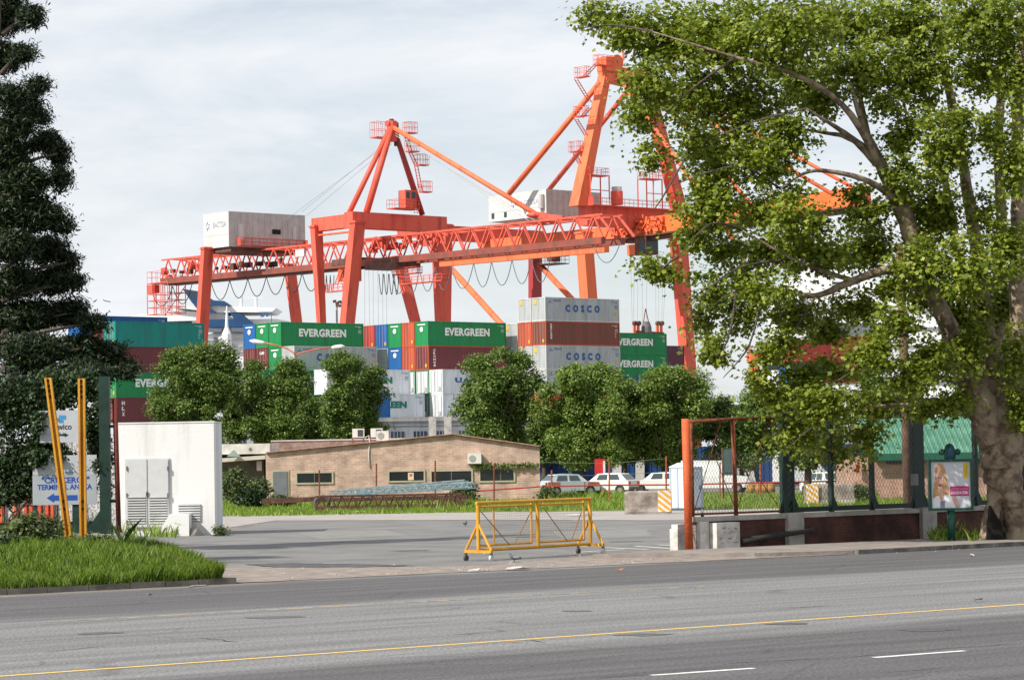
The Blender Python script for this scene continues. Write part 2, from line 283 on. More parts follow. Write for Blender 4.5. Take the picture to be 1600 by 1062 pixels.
# sloping mound surface: lofted rows
mb = MB(); P0_ = lambda l: [G(*q) for q in l]
rr = random.Random(8)
_bd = sorted([((q-e1).dot(rn), (e1-q).dot(rd)) for q in P0_([(343,912),(322,899),(296,885),(262,872),(225,862),(185,854),(120,848)])])
def xm(y):
    if y <= _bd[0][0]: return _bd[0][1]
    for (ya, xa), (yb, xb) in zip(_bd[:-1], _bd[1:]):
        if y <= yb: return xa+(xb-xa)*(y-ya)/(yb-ya)
    return _bd[-1][1]
gx, gy = 44, 22
def mound_pt(i, j):
    y = .02+(_bd[-1][0]-.02)*(j/gy)**1.3; dx = 24*(i/gx)**1.7; x = xm(y)+dx; p = e1-rd*x+rn*y
    fr_ = min(1, y/6.0); ed = min(1, dx/3.5); h = .11+.46*math.sin(fr_*math.pi/2)*math.sin(ed*math.pi/2)+.05*math.sin(x*1.7+y)*fr_*ed
    return Vector((p.x, p.y, h))
grid = [[mound_pt(i, j) for j in range(gy+1)] for i in range(gx+1)]
mb.add([p for row in grid for p in row], [(i*(gy+1)+j, (i+1)*(gy+1)+j, (i+1)*(gy+1)+j+1, i*(gy+1)+j+1) for i in range(gx) for j in range(gy)])
tag(mb.build('grass_bank', gnd), kind='structure')
def blades(name, pts, h, wd, mat, seed, label, lean=.5, cat='grass'):
    rng = np.random.default_rng(seed); n = len(pts); p = np.asarray(pts); a = rng.uniform(0, 2*np.pi, n); hh = h*rng.uniform(.5, 1.3, n)*(1+.55*np.sin(p[:, 0]*2.3+1.3*np.sin(p[:, 1]*1.1))*np.sin(p[:, 1]*1.7+p[:, 0])); ww = wd*rng.uniform(.6, 1.3, n)
    dx = np.stack([np.cos(a), np.sin(a), np.zeros(n)], 1); la = rng.uniform(0, 2*np.pi, n); lv = np.stack([np.cos(la), np.sin(la), np.zeros(n)], 1)*(hh*lean*rng.uniform(.3, 1.3, n))[:, None]
    u = np.array([0, 0, 1]); b0 = p-dx*ww[:, None]/2; b1 = p+dx*ww[:, None]/2; m0 = p-dx*ww[:, None]*.35+lv*.35+u*hh[:, None]*.6; m1 = p+dx*ww[:, None]*.35+lv*.35+u*hh[:, None]*.6; tp = p+lv+u*hh[:, None]
    v = np.stack([b0, b1, m1, tp, m0], 1).reshape(-1, 3); o = np_mesh(name, v, 5, mat); tag(o, label, cat, kind='stuff'); return o
gl = leaf_mat('grass_blade', (.05,.11,.008), (.20,.30,.03), (.36,.33,.14), trans=.3); gl2 = leaf_mat('field_grass_blade', (.10,.19,.012), (.26,.36,.05), (.35,.33,.14), trans=.3)
rng = np.random.default_rng(5)
pts = []
for _ in range(80000):
    i = gx*rng.uniform(0, 1)*.72; j = gy*rng.uniform(0, 1)**1.25; i0, j0 = int(i), int(min(j, gy-.001)); fi, fj = i-i0, min(j, gy-.001)-j0
    p = grid[i0][j0]*(1-fi)*(1-fj)+grid[i0+1][j0]*fi*(1-fj)+grid[i0][j0+1]*(1-fi)*fj+grid[i0+1][j0+1]*fi*fj; pts.append(tuple(p))
blades('grass', pts, .22, .022, gl, 1, 'bright green long grass on the bank by the kerb')
# taller weeds on the bank
rng = np.random.default_rng(15); pts = []
for (u, v, n, sp) in ((60,852,500,.8),(110,848,900,.7),(85,845,700,.8),(30,850,300,.7),(150,846,300,.6),(200,850,100,.5)):
    c = G(u, v, .55)
    q = rng.normal(size=(n, 3))*np.array([sp*.5, .7, 0])+np.array([c.x, c.y, .42]); pts += [tuple(x) for x in q]
blades('tall_weeds', pts, .6, .02, leaf_mat('weed_blade', (.035,.08,.012), (.12,.2,.04), trans=.3), 3, 'taller dark weeds growing around the yellow posts', .75, 'weeds')
# far grass field
fld = P((345,808),(430,806),(760,800),(975,797),(1060,796),(1700,790),(1700,768),(345,772))
sheet('grass_field', fld, .006, M('field_soil', (.10,.13,.035), .95, scale=.6, col2=(.17,.21,.05), bump=.4))
def in_poly(x, y, poly):
    c = False; n = len(poly)
    for i in range(n):
        a, b = poly[i], poly[i-1]
        if (a.y > y) != (b.y > y) and x < (b.x-a.x)*(y-a.y)/(b.y-a.y)+a.x: c = not c
    return c
rng = np.random.default_rng(6); pts = []
while len(pts) < 45000:
    v = 771+36*rng.uniform()**.75; u = rng.uniform(345, 1640); g = G(u, v)
    if in_poly(g.x, g.y, fld) : pts.append((g.x, g.y, 0))
blades('field_grass', pts, .2, .045, gl2, 2, 'sunlit grass field behind the chain-link fence and the gate')
rng = np.random.default_rng(16); pts = []
for (u0, u1, v, n) in ((345,470,792,900),(470,760,788,1500),(420,560,779,600),(1345,1372,782,300),(560,740,797,500),(845,880,785,500),(880,980,779,600),(1455,1500,848,250),(1500,1540,848,120),(225,275,838,160),(180,215,838,60)):
    for _ in range(n):
        g = G(rng.uniform(u0, u1), v+rng.normal()*1.2); pts.append((g.x, g.y, 0))
blades('long_grass', pts, .42, .05, gl2, 4, 'rough grass tufts at the foot of walls, debris and fences', .6)
# litter: pebbles and scraps on the dirt strip
rr = random.Random(12); pm = M('pale_pebble', (.28,.25,.22), .9, scale=6, col2=(.5,.46,.42))
mb = MB()
for _ in range(170):
    u = rr.choice([rr.uniform(340,1100), rr.uniform(1400,1600), rr.uniform(700,1000)]); v = (912-(u-345)*.0465)-abs(rr.gauss(0,9)) if u < 1400 else 858-(u-1400)*.045+rr.gauss(0,3)
    g = G(u, v); r0 = rr.uniform(.008,.03); mb.sphere((g.x, g.y, .02), (r0*1.4, r0, r0*.6), 5, 3)
tag(mb.build('gravel_scraps', pm), 'pale pebbles and scraps scattered along the dirt strip', 'gravel', kind='stuff')
def litter(u, v, s, mat, label, name='paper_scrap', cat='litter'):
    g = G(u, v); r2 = random.Random(int(u)); mb = MB(); n = 7; p = [(g.x+s*math.cos(6.283*i/n)*r2.uniform(.5,1.2)*1.4, g.y+s*math.sin(6.283*i/n)*r2.uniform(.5,1.2), .03+r2.uniform(0,.06)) for i in range(n)]
    mb.prism(p, (0,0,.012)); return tag(mb.build(name, mat), label, cat)
wpm = M('white_paper', (.38,.37,.34), .8, scale=5, col2=(.58,.56,.53)); orm = M('orange_leaf', (.45,.17,.05), .8, scale=6)
litter(806,891,.22,wpm,'crumpled whitish rag on the dirt below the yellow barrier'); litter(742,894,.12,wpm,'small white scrap on the dirt left of the rag')
litter(968,894,.07,orm,'orange dead leaf on the road right of the yellow barrier','dead_leaf','leaf'); litter(1529,941,.06,M('brown_scrap',(.12,.05,.04),.8),'small dark brown scrap beside the yellow line','dead_leaf','leaf')
litter(1519,871,.05,wpm,'tiny white scrap on the road below the hollow tree'); litter(125,913,.09,wpm,'white scrap lying in the grass bank')
litter(560,801,.5,wpm,'white rubbish strewn before the rusty lattice frame'); litter(905,806,.45,wpm,'white rubbish on the pale apron behind the yellow barrier')
litter(1190,780,.4,wpm,'white rubbish in the grass behind the rusty gate frame'); litter(232,932,.06,M('brown_stone',(.2,.15,.12),.9),'small brown stone on the road near the left kerb','stone','stone')
# pale hose snaking off the bank
mb = MB(); mb.tube([G(276,879,.12), G(284,886,.2), G(300,890,.12), G(318,896,.06), G(333,903,.04), G(352,908,.03)], .055, 6); tag(mb.build('fabric_strip', wpm, smooth=True), 'twisted pale cloth strip trailing off the end of the grass bank', 'cloth')

# cracks, old patches and oil stains on the avenue
ckm = M('crack_tar', (.03,.03,.032), .8, scale=5, col2=(.075,.073,.07)); rr = random.Random(44)
def crack(u0, v0, u1, v1, wd=.03, jit=.16):
    a, b = G(u0, v0), G(u1, v1); L_ = (b-a).length; k = max(4, int(L_/.35)); d = (b-a)/L_; n = Vector((-d.y, d.x, 0)); o = 0; l = []; r = []
    for i in range(k+1):
        o += rr.uniform(-1, 1)*jit; o *= .93; w_ = wd*rr.uniform(.25, 1)*(.25 if i in (0, k) else 1); c = a+d*L_*i/k+n*o; l.append(c+n*w_); r.append(c-n*w_)
    m = MB(); m.add([(p.x, p.y, .0135) for p in l]+[(p.x, p.y, .0135) for p in r], [(i, k+1+i, k+2+i, i+1) for i in range(k)]); tag(m.build('road_crack', ckm), kind='structure')
for q in ((235,1004,400,1000),(300,998,370,1004),(1100,1040,1600,1006,.022),(1190,951,1300,946,.035),(700,992,790,985),(820,1000,868,1004),(930,1062,1180,1042,.02),(1240,897,1390,892,.02),(420,948,640,938,.02),(60,1020,190,1010,.02),(600,975,720,971,.03),(1010,935,1130,930,.02),(0,952,240,944,.015),(1340,1052,1500,1040,.02)): crack(*q)
def patch(pts_, mat, z, seed, nm): sheet(nm, ragged(P(*pts_), seed, .06), z, mat)
pt1 = M('asphalt_patch_dark', (.07,.068,.07), .85, scale=1.5, col2=(.12,.118,.118), bump=.3, bscale=20); pt2 = M('asphalt_patch_pale', (.16,.157,.15), .9, scale=1.2, col2=(.22,.215,.205), bump=.3, bscale=20)
patch(((460,832),(600,828),(640,836),(500,842)), pt2, .0090, 5, 'forecourt_patch'); patch(((860,830),(1010,827),(1020,838),(880,842)), pt2, .0091, 6, 'forecourt_patch')
oil = M('oil_stain', (.05,.048,.045), .5, scale=2, col2=(.10,.098,.095))
for k, (u, v, r0) in enumerate(((420,965,.35),(1010,992,.28),(1230,975,.22),(640,860,.4),(980,846,.35),(150,990,.25),(900,955,.2),(1450,985,.3),(540,846,.3))):
    g = G(u, v); pl_ = [Vector((g.x+r0*math.cos(a*.45)*rr.uniform(.6,1.3)*1.5, g.y+r0*math.sin(a*.45)*rr.uniform(.6,1.3), 0)) for a in range(14)]; sheet('oil_stain', pl_, .0128, oil)
# ================================================================== NEAR OBJECTS
def rz(u0, u1, v0, v1, Z):
    um, vm = (u0+u1)/2, (v0+v1)/2
    return W(u0, vm, Z).x, W(u1, vm, Z).x, W(um, v1, Z).z, W(um, v0, Z).z
def fbox(mb, u0, u1, v0, v1, Z, y0, y1):         # frontal box: y0..y1 relative to plane Z
    x0, x1, z0, z1 = rz(u0, u1, v0, v1, Z); return mb.box(x0, x1, Z+y0, Z+y1, z0, z1)
yellow = M('yellow_paint', (.52,.24,.015), .5, scale=5, col2=(.62,.33,.03), bump=.15); wheelm = M('caster_rubber', (.05,.05,.05), .7); wheelp = M('caster_plastic', (.5,.5,.48), .6)
rust = M('rust', (.12,.03,.015), .85, scale=6, col2=(.24,.07,.03), bump=.4); rustred = M('red_lead_paint', (.42,.07,.02), .7, scale=3, col2=(.55,.11,.03), bump=.3)
dgreen = M('dark_green_paint', (.008,.03,.022), .5, amt=.3, scale=4); conc = M('weathered_concrete', (.3,.28,.255), .9, scale=2.2, col2=(.44,.42,.39), bump=.4); concw = M('whitewashed_concrete', (.4,.38,.35), .9, scale=3, col2=(.66,.64,.6), bump=.4)
conb = M('stained_concrete', (.15,.12,.1), .9, scale=2, col2=(.34,.3,.26), bump=.5)
# ---- yellow rolling barrier
A = G(748, 876); B = G(923, 864.8); d = (B-A).normalized(); n = Vector((d.y, -d.x, 0)); Lb = (B-A).length
bt = thing('rolling_barrier', A, 'yellow steel rolling barrier with wire mesh and four castors standing across the gateway', 'barrier')
def BP(x, z, y=0): return A+d*x+n*y+UP*z
for x in (0, Lb):
    m = MB(); m.beam(BP(x, .24, -.44), BP(x, .24, .44), .08, .07)
    m.tube([BP(x, .95, 0), BP(x, .27, -.42)], .036, 8); m.tube([BP(x, .95, 0), BP(x, .27, .42)], .036, 8); m.build('foot_trestle', yellow, bt)
    for s in (-1, 1):
        m = MB(); c = BP(x, .075, s*.42); m.beam(BP(x, .21, s*.42), BP(x, .12, s*.42), .07, .05); m.build('caster_fork', wheelm, bt)
        m = MB(); m.tube([c-n*.03+d*.0, c+n*.03], .075, 14); m.build('caster_wheel', wheelp if s > 0 else wheelm, bt)
m = MB()
for y in (0,):
    m.tube([BP(-.06, 1.47), BP(Lb+.06, 1.47)], .042, 10); m.tube([BP(0, .24), BP(0, 1.47)], .05, 10); m.tube([BP(Lb, .24), BP(Lb, 1.47)], .05, 10); m.tube([BP(-.02, .27), BP(Lb+.02, .27)], .042, 10)
    m.tube([BP(Lb*.52, .27), BP(Lb*.52, 1.47)], .05, 10)
m.build('outer_frame', yellow, bt)
m = MB()
for x0, x1 in ((.12, Lb*.49), (Lb*.55, Lb-.15)):
    for z in (1.36, .38): m.tube([BP(x0, z, -.1), BP(x1, z, -.1)], .028, 8)
    for x in (x0, x1): m.tube([BP(x, .38, -.1), BP(x, 1.47, -.1)], .028, 8)
m.tube([BP(Lb*.16, .38, -.1), BP(Lb*.16, 1.36, -.1)], .025, 8); m.build('inner_frame', yellow, bt)
m = MB()
for a_, b_ in (((.12,1.25),(.27*Lb,.36)), ((.47*Lb,1.25),(.31*Lb,.36)), ((.57*Lb,1.3),(.79*Lb,.36)), ((.93*Lb,1.2),(.82*Lb,.36))): m.tube([BP(*a_), BP(*b_)], .013, 5)
m.build('brace_rod', M('brown_yellow_rod', (.3,.14,.03), .6), bt)
m = MB()
for k in range(15): m.tube([BP(.1, .42+.062*k, -.1), BP(Lb-.1, .42+.062*k, -.1)], .0035, 3)
for k in range(60): x = .1+(Lb-.2)*k/59; m.tube([BP(x, .38, -.1), BP(x, 1.36, -.1)], .002, 3)
m.build('wire_mesh', M('mesh_wire', (.25,.22,.18), .5), bt)
# ---- low wall with fences on the right
Wa = G(1076, 862); Wb = G(1440, 843.5); wd_ = (Wb-Wa).normalized(); wn = Vector((wd_.y, -wd_.x, 0))
def WP(u, v, off=0): return plane(u, v, wn, Wa+wn*off)
def wt(u): return (WP(u, 800)-Wa).dot(wd_)
def WL(t, z, y=0): return Wa+wd_*t+wn*y+UP*z
t0, t1, t2, tE = wt(1080), wt(1222), wt(1432), wt(1432)+22
wall = thing('low_brick_wall', WL(t0, 0), 'low dark brick wall with concrete coping and pillars under the fence by the hollow tree', 'wall')
brk = brick_mat('dark_brick', (.11,.032,.022), (.16,.05,.032), (.09,.07,.06), dirt=.35)
m = MB(); m.obox(WL(t0+.1, 0, -.2), wd_*(tE-t0), wn*.3, UP*.82); m.build('brickwork', brk, wall)
m = MB(); m.obox(WL(t0, .80, -.28), wd_*(tE-t0), wn*.45, UP*.13); m.build('coping', conc, wall)
for u, wdt in ((1222, .62), (1432, .62), (1640, .62)):
    m = MB(); m.obox(WL(wt(u), 0, .0), wd_*wdt, wn*.24, UP*.95); m.build('pillar', conc, wall)
m = MB(); p0 = WL(t0+.1, 0, -.2); m.obox(p0, wd_*.34, wn*.42, UP*.80); m.build('end_block', concw, wall)
gb = MB(); gb.obox(WL(t0+.47, 0, .0), wd_*.88, wn*.48, UP*.76); gb_ = gb.build('graffiti_block', concw); tag(gb_, 'whitewashed concrete block with dark scrawls standing against the low wall end', 'block')
m = MB(); rr = random.Random(5)
for k in range(26):
    x = rr.uniform(.1, .75); z = rr.choice([.22,.36,.5,.62])+rr.uniform(-.02,.02); c = WL(t0+.47+x, z, .483); m.beam(c-wd_*.03, c+wd_*rr.uniform(.02,.07)+UP*rr.uniform(-.04,.04), .002, .022, wn)
m.build('scrawl', M('faded_black', (.12,.12,.12), .8), gb_)
m = MB(); m.obox(WL(t0-.38, 0, -.45), wd_*.34, wn*.3, UP*.62); m.obox(WL(t0-.34, .62, -.42), wd_*.26, wn*.24, UP*.12); tag(m.build('rubble_block', concw), 'small stepped pale concrete lump behind the red gate post', 'block')
m = MB(); c0 = WP(1158, 845, .45); c1 = WP(1272, 828, .45); m.tube([c0, c0.lerp(c1, .5)+UP*.02, c1], [.1,.085,.06], 8); tag(m.build('fallen_pole', M('charred_wood', (.03,.028,.025), .9, bump=.5), smooth=True), 'dark fallen pole propped along the front of the brick wall', 'pole')
for k, (u, v, sx) in enumerate(((1181, 852, .2), (1248, 847, .16), (1262, 848, .2))):
    g = G(u, v); m = MB(); m.obox((g.x, g.y, 0), wd_*sx*1.4, -wn*sx, UP*(.17 if k else .2)); tag(m.build('rubble_block', conc), ('broken concrete chunk at the low end of the fallen pole', 'small concrete chunk just right of the first wall pillar', 'concrete chunk under the raised tip of the fallen pole')[k], 'block')
# bottle on the end block
b0 = WL(t0+.32, .80, .1); m = MB(); m.tube([b0, b0+UP*.2, b0+UP*.25, b0+UP*.33], [.045,.045,.018,.016], 12); bo = m.build('bottle', M('dark_glass', (.012,.03,.015), .15), smooth=True); tag(bo, 'dark wine bottle with pale neck foil standing on the wall end', 'bottle')
m = MB(); m.tube([b0+UP*.25, b0+UP*.345], [.024,.019], 12); m.build('neck_foil', M('foil', (.65,.62,.55), .4), bo)
# chain link helper
def chain(mb, org, du, L_, z0, z1, sp, r):
    H_ = z1-z0; k = -H_*1.0
    sl_ = .62
    x = -H_*sl_
    while x < L_:
        for s in (1, -1):
            a = x if s > 0 else x+H_*sl_; b = x+H_*sl_ if s > 0 else x; za, zb = 0, H_
            # clip to [0,L_]
            def cl(a, za, b, zb, lim, gt):
                if (a < lim) if gt else (a > lim): tt = (lim-a)/(b-a); return lim, za+(zb-za)*tt
                return a, za
            if max(a, b) <= 0 or min(a, b) >= L_: continue
            a1, za1 = cl(a, za, b, zb, 0, True); a1, za1 = cl(a1, za1, b, zb, L_, False); b1, zb1 = cl(b, zb, a, za, 0, True); b1, zb1 = cl(b1, zb1, a, za, L_, False)
            p = org+du*a1+UP*(z0+za1); q = org+du*b1+UP*(z0+zb1)
            if (q-p).length > .02: mb.tube([p, q], r, 3, cap=False)
        x += sp
wire = M('galvanised_wire', (.16,.15,.14), .5, metal=.3)
zt = WP(1140, 656).z; zg = WP(1330, 622).z
rf = thing('rusty_fence_bay', WL(t0-.1, 0), 'rusty red framed chain-link bay with a thick red gate post at its left end', 'fence')
m = MB(); pb = WP(1077, 861, .15); m.tube([pb, WP(1071, 654, .15)], .11, 14); gp = m.build('gate_post', rustred, rf, smooth=True)
m = MB(); m.tube([WL(t0+.05,.93,0), WL(t0+.05, zt-.05)], .055, 10); m.tube([WL((t0+t1)/2-.05,.93), WL((t0+t1)/2-.1, zt)], .06, 10)
m.tube([WL(t0, zt-.04), WL((t0+t1)/2, zt+.03), WL(t1-.25, zt+.02)], .045, 8); m.tube([WL(t0, 1.0), WL(t1, 1.0)], .03, 8); m.build('fence_frame', rust, rf, smooth=True)
m = MB()
tm = (t0+t1)/2-.05
for a_, b_ in (((t0+.1,1.05),(tm-.5, zt)), ((t0+.9,zt-.9),(tm,1.05)), ((tm,1.05),(t1-.4,zt)), ((tm+.9, zt-1.6),(t1-.05,1.05))): m.tube([WL(*a_), WL(*b_)], .012, 5)
m.build('tension_rod', rust, rf)
m = MB(); chain(m, WL(t0+.06, 0), wd_, t1-t0-.1, 1.0, zt-.9, .115, .0045); m.build('chain_link', wire, rf)
gf = thing('green_chain_link_fence', WL(t1, 0), 'tall dark green framed chain-link fence standing on the low brick wall', 'fence')
ups = [t1+.12, wt(1300), wt(1364), wt(1432)+.1]
def gpost(t, wd, mt=dgreen):
    m = MB(); m.obox(WL(t-wd/2, .93, -.1), wd_*wd, wn*.16, UP*(zg-.93)); m.prism([WL(t+wd/2, .95, -.04), WL(t+wd/2+.3, .95, -.04), WL(t+wd/2, 1.5, -.04)], wn*.03); m.prism([WL(t-wd/2, .95, -.04), WL(t-wd/2-.14, .95, -.04), WL(t-wd/2, 1.3, -.04)], wn*.03); m.build('fence_post', mt, gf)
gpost(ups[0], .2); gpost(ups[0]+.3, .1); gpost(ups[1], .08); gpost(ups[2], .08); gpost(ups[3], .45)
t = ups[3]+2.6
while t < tE-.5: gpost(t, .09 if int(t) % 3 else .3); t += 2.2
m = MB(); m.obox(WL(ups[0], .95, -.06), wd_*(tE-ups[0]), wn*.08, UP*.14); m.obox(WL(ups[0], zg-.08, -.06), wd_*(tE-ups[0]), wn*.08, UP*.09); m.build('fence_rail', dgreen, gf)
m = MB(); chain(m, WL(ups[0], 0, .03), wd_, tE-ups[0]-4, 1.05, zg, .13, .0048); m.build('chain_link', wire, gf)
m = MB(); k = ups[0]
while k < ups[3]: m.prism([WL(k, zg), WL(k+.06, zg), WL(k+.03, zg+.22)], wn*.02); k += .17
m.build('spike_row', dgreen, gf)
m = MB(); c = WP(1423, 758, .2); m.obox(c, wd_*.2, wn*.12, UP*.33); m.build('junction_box', M('grey_box', (.2,.22,.2), .5), gf)
# brown pole
pz = 83; a = W(1420, 800, pz); a.z = 0; b = W(1405, 380, pz); m = MB(); m.tube([a, a.lerp(b, .5)+Vector((.03,0,0)), b], [.16,.145,.12], 10); tag(m.build('wooden_pole', M('pole_wood', (.11,.06,.04), .9, scale=5, col2=(.19,.12,.085), bump=.5), smooth=True), 'slender brown wooden pole rising into the leaves beside the thick green fence post', 'pole')
# ---- poster panel
pg = G(1487, 850); Zp = pg.y; s_ = FPX/Zp
ad = thing('advertising_panel', pg, 'green framed advertising panel on a post with a smiling blonde woman on its poster', 'advertisement')
tgreen = M('teal_green_enamel', (.01,.07,.05), .35, scale=3, amt=.2)
x0, x1, z0, z1 = rz(1450.5, 1519.5, 717, 797, Zp)
m = MB(); m.tube([pg, pg+UP*(z0+.05)], .11, 14); m.tube([pg, pg+UP*.12], [.16,.13], 14); m.build('post', tgreen, ad, smooth=True)
m = MB(); fw = .07
for q in ((x0,x1,z0,z0+fw),(x0,x1,z1-fw,z1),(x0,x0+fw,z0+fw,z1-fw),(x1-fw,x1,z0+fw,z1-fw)): m.box(q[0],q[1],Zp-.12,Zp+.12,q[2],q[3])
m.box(x0+.03,x1-.03,Zp-.05,Zp+.1,z0+.03,z1-.03); m.build('panel_frame', tgreen, ad)
ec = Vector(((x0+x1)/2, Zp, z1+.14)); m = MB(); m.sphere(ec, (.17,.08,.30), 20, 12); m.sphere(ec+Vector((-.22,0,.06)), (.09,.05,.09)); m.sphere(ec+Vector((.22,0,.06)), (.09,.05,.09)); m.build('crest', tgreen, ad, smooth=True)
m = MB(); m.sphere(ec+Vector((0,-.03,0)), (.12,.07,.24), 20, 12); m.build('crest_oval', M('blue_oval', (.01,.07,.13), .3), ad, smooth=True)
px0, px1, pz0, pz1 = x0+fw, x1-fw, z0+fw, z1-fw; pw, ph = px1-px0, pz1-pz0
m = MB(); m.box(px0, px1, Zp-.062, Zp-.05, pz0, pz1); po = m.build('poster', M('poster_paper', (.62,.63,.68), .9, amt=.04), ad)
def pp(pts, k): return [(px0+pw*a, Zp-.066-.003*k, pz1-ph*b) for a, b in pts]
def flat(name, polys, k, mat):
    m = MB()
    for pl in polys: m.prism(pp(pl, k), (0, .002, 0))
    return m.build(name, mat, po)
def ell(cx, cy, rx, ry, n=20): return [(cx+rx*math.cos(6.2832*i/n), cy+ry*math.sin(6.2832*i/n)) for i in range(n)]
skin = M('printed_skin', (.62,.36,.27), .5, amt=.05); hair = M('printed_hair', (.42,.22,.09), .5, scale=20, col2=(.62,.38,.2)); coat = M('printed_white', (.78,.78,.8), .5, amt=.03)
flat('hair_print', [[(.1,.22),(.14,.08),(.22,.03),(.3,.05),(.36,.15),(.38,.3),(.43,.5),(.46,.66),(.40,.78),(.3,.8),(.12,.82),(.03,.76),(.05,.6),(.08,.45)]], 0, hair)
flat('coat_print', [[(.02,1),(.04,.82),(.12,.74),(.22,.72),(.27,.9),(.33,.72),(.45,.72),(.55,.85),(.62,1)]], 1, coat)
flat('skin_print', [ell(.22,.36,.09,.17), [(.17,.5),(.28,.5),(.3,.74),(.27,.94),(.2,.74)], [(.52,.76),(.6,.74),(.72,.97),(.62,.99)], [(.36,.4),(.42,.45),(.46,.6),(.4,.6)]], 2, skin)
flat('mouth_print', [ell(.225,.455,.04,.022,10)], 3, M('printed_lips', (.5,.1,.1), .5)); flat('teeth_print', [ell(.225,.452,.028,.011,10)], 4, coat)
flat('eye_print', [ell(.185,.34,.018,.012,8), ell(.255,.34,.018,.012,8)], 3, M('printed_dark', (.05,.03,.03), .5))
flat('top_print', [[(.22,.86),(.34,.84),(.33,1),(.22,1)]], 3, M('printed_blue_grey', (.2,.22,.33), .5))
flat('price_tag_print', [[(.83,.03),(.96,.03),(.96,.36),(.83,.36)]], 0, M('printed_yellow', (.62,.5,.02), .5)); flat('tag_slash_print', [[(.9,.08),(.93,.08),(.9,.31),(.87,.31)]], 1, M('printed_orange', (.6,.3,.05), .5))
flat('banner_print', [[(.48,.53),(.96,.53),(.96,.74),(.48,.74)]], 3, M('printed_magenta', (.5,.015,.16), .5, amt=.04))
m = MB(); yy = Zp-.066-.003*4.2
add_text(m, 'LIQUIDACION', (px0+pw*.505, yy, pz1-ph*.715), (pw*.43,0,0), (0,0,ph*.075), .03); m.build('lettering', coat, po)
m = MB(); add_text(m, 'LA VERDADERA', (px0+pw*.505, yy, pz1-ph*.62), (pw*.43,0,0), (0,0,ph*.05), .0); m.build('lettering', M('printed_pink', (.75,.35,.5), .5), po)
# ---- pigeons
pgm = M('pigeon_feathers', (.05,.055,.065), .7, scale=30, col2=(.13,.14,.16)); pgw = M('pigeon_wing', (.12,.13,.15), .7, scale=30, col2=(.24,.25,.27))
def pigeon(u, v, rz_, label, sc=1.0):
    g = G(u, v); t = thing('pigeon', g, label, 'bird', 'pigeons', rz_)
    m = MB(); m.tube([(-.17,0,.09),(-.1,0,.105),(-.02,0,.115),(.06,0,.125),(.10,0,.15),(.12,0,.185),(.13,0,.2)], [.012,.032,.055,.06,.045,.026,.02], 10)
    m.sphere((.128,0,.205), (.026,.022,.024), 8, 6); m.tube([(.145,0,.203),(.172,0,.195)], [.008,.003], 5)
    m.tube([(.02,-.02,.08),(.02,-.022,.0)], .006, 5); m.tube([(.02,.02,.08),(.03,.022,.0)], .006, 5); m.beam((-.14,0,.098),(-.24,0,.085),.05,.012,None,.06,.006); m.build('body', pgm, t, local=True, smooth=True)
    for s in (-1, 1): m = MB(); m.sphere((-.03,s*.045,.125), (.12,.014,.035), 10, 6); m.build('wing', pgw, t, local=True, smooth=True)
    return t
pigeon(805, 878, R(172), 'grey pigeon on the dirt right under the yellow barrier'); pigeon(727, 822, R(70), 'distant grey pigeon on the forecourt left of the yellow barrier')
# ================================================================== LEFT SIDE
Zl = 70.0
wl = thing('concrete_edge_wall', W(60, 840, Zl), 'low grey concrete wall behind the tall weeds at the left', 'wall')
x0, x1, z0, z1 = rz(-60, 197, 834, 846, Zl)
m = MB(); m.box(x0, x1, Zl, Zl+.35, z0, z1); m.build('coping', conc, wl); m = MB(); m.box(x0, x1, Zl+.04, Zl+.31, 0, z0); m.build('brickwork', brk, wl)
zw = z1
# green post with gusset + rusty gate post
gp = thing('green_fence_post', W(163, 834, Zl+.1), 'tall dark green steel post with ivy climbing it beside the white hut', 'post')
x0, x1, _, zt2 = rz(156, 172, 588, 834, Zl+.1); m = MB(); m.box(x0, x1, Zl, Zl+.25, zw-.02, zt2); m.prism([(x0, Zl+.1, zw), (x0-.42, Zl+.1, zw), (x0, Zl+.1, zw+.6)], (0,.04,0)); m.build('post', dgreen, gp)
rp_ = thing('rusty_gate_post', W(181, 834, Zl+.1), 'thin rusty gate post between the green post and the white hut', 'post')
xx = W(180.5, 740, Zl).x; m = MB(); m.tube([(xx+.05, Zl+.15, zw-.05), (xx-.02, Zl+.15, W(180, 622, Zl).z)], .065, 10); m.build('post', M('dark_rust', (.09,.015,.012), .8, scale=6, col2=(.17,.035,.02), bump=.3), rp_, smooth=True)
m = MB()
for v in (668, 785): z = W(175, v, Zl).z; m.box(x1-.02, xx+.02, Zl+.1, Zl+.2, z, z+.08)
m.build('hinge', dgreen, rp_)
# yellow posts
def ypost(u0, v0, u1, v1, Z, label):
    a = W(u1, v1, Z); a.z = .1; b = W(u0, v0, Z); dx = Vector((1, 0, 0))
    t = thing('yellow_post', a, label, 'post', 'yellow steel channel posts')
    m = MB()
    for s in (-1, 1): m.beam(a+dx*s*.062, b+dx*s*.062, .05, .14, (0,1,0))
    m.beam(a+Vector((0,.04,0)), b+Vector((0,.04,0)), .09, .03, (0,1,0)); m.build('channel', M('weathered_yellow', (.42,.17,.01), .6, scale=4, col2=(.62,.32,.02), bump=.3, streak=True), t)
    m = MB(); dd = (b-a); 
    for k in (.9, .93, .955, .985, .3, .34): c = a+dd*k; m.beam(c+Vector((.005,.005,-.03)), c+Vector((-.005,.005,.03)), .05, .03, (0,1,0))
    m.build('rust_hole', M('black_hole', (.02,.012,.01), .9), t)
ypost(75, 590, 112, 860, 68, 'leaning yellow steel post, the left one of the pair'); ypost(127.5, 591, 130.5, 860, 68, 'upright yellow steel post, the right one of the pair')
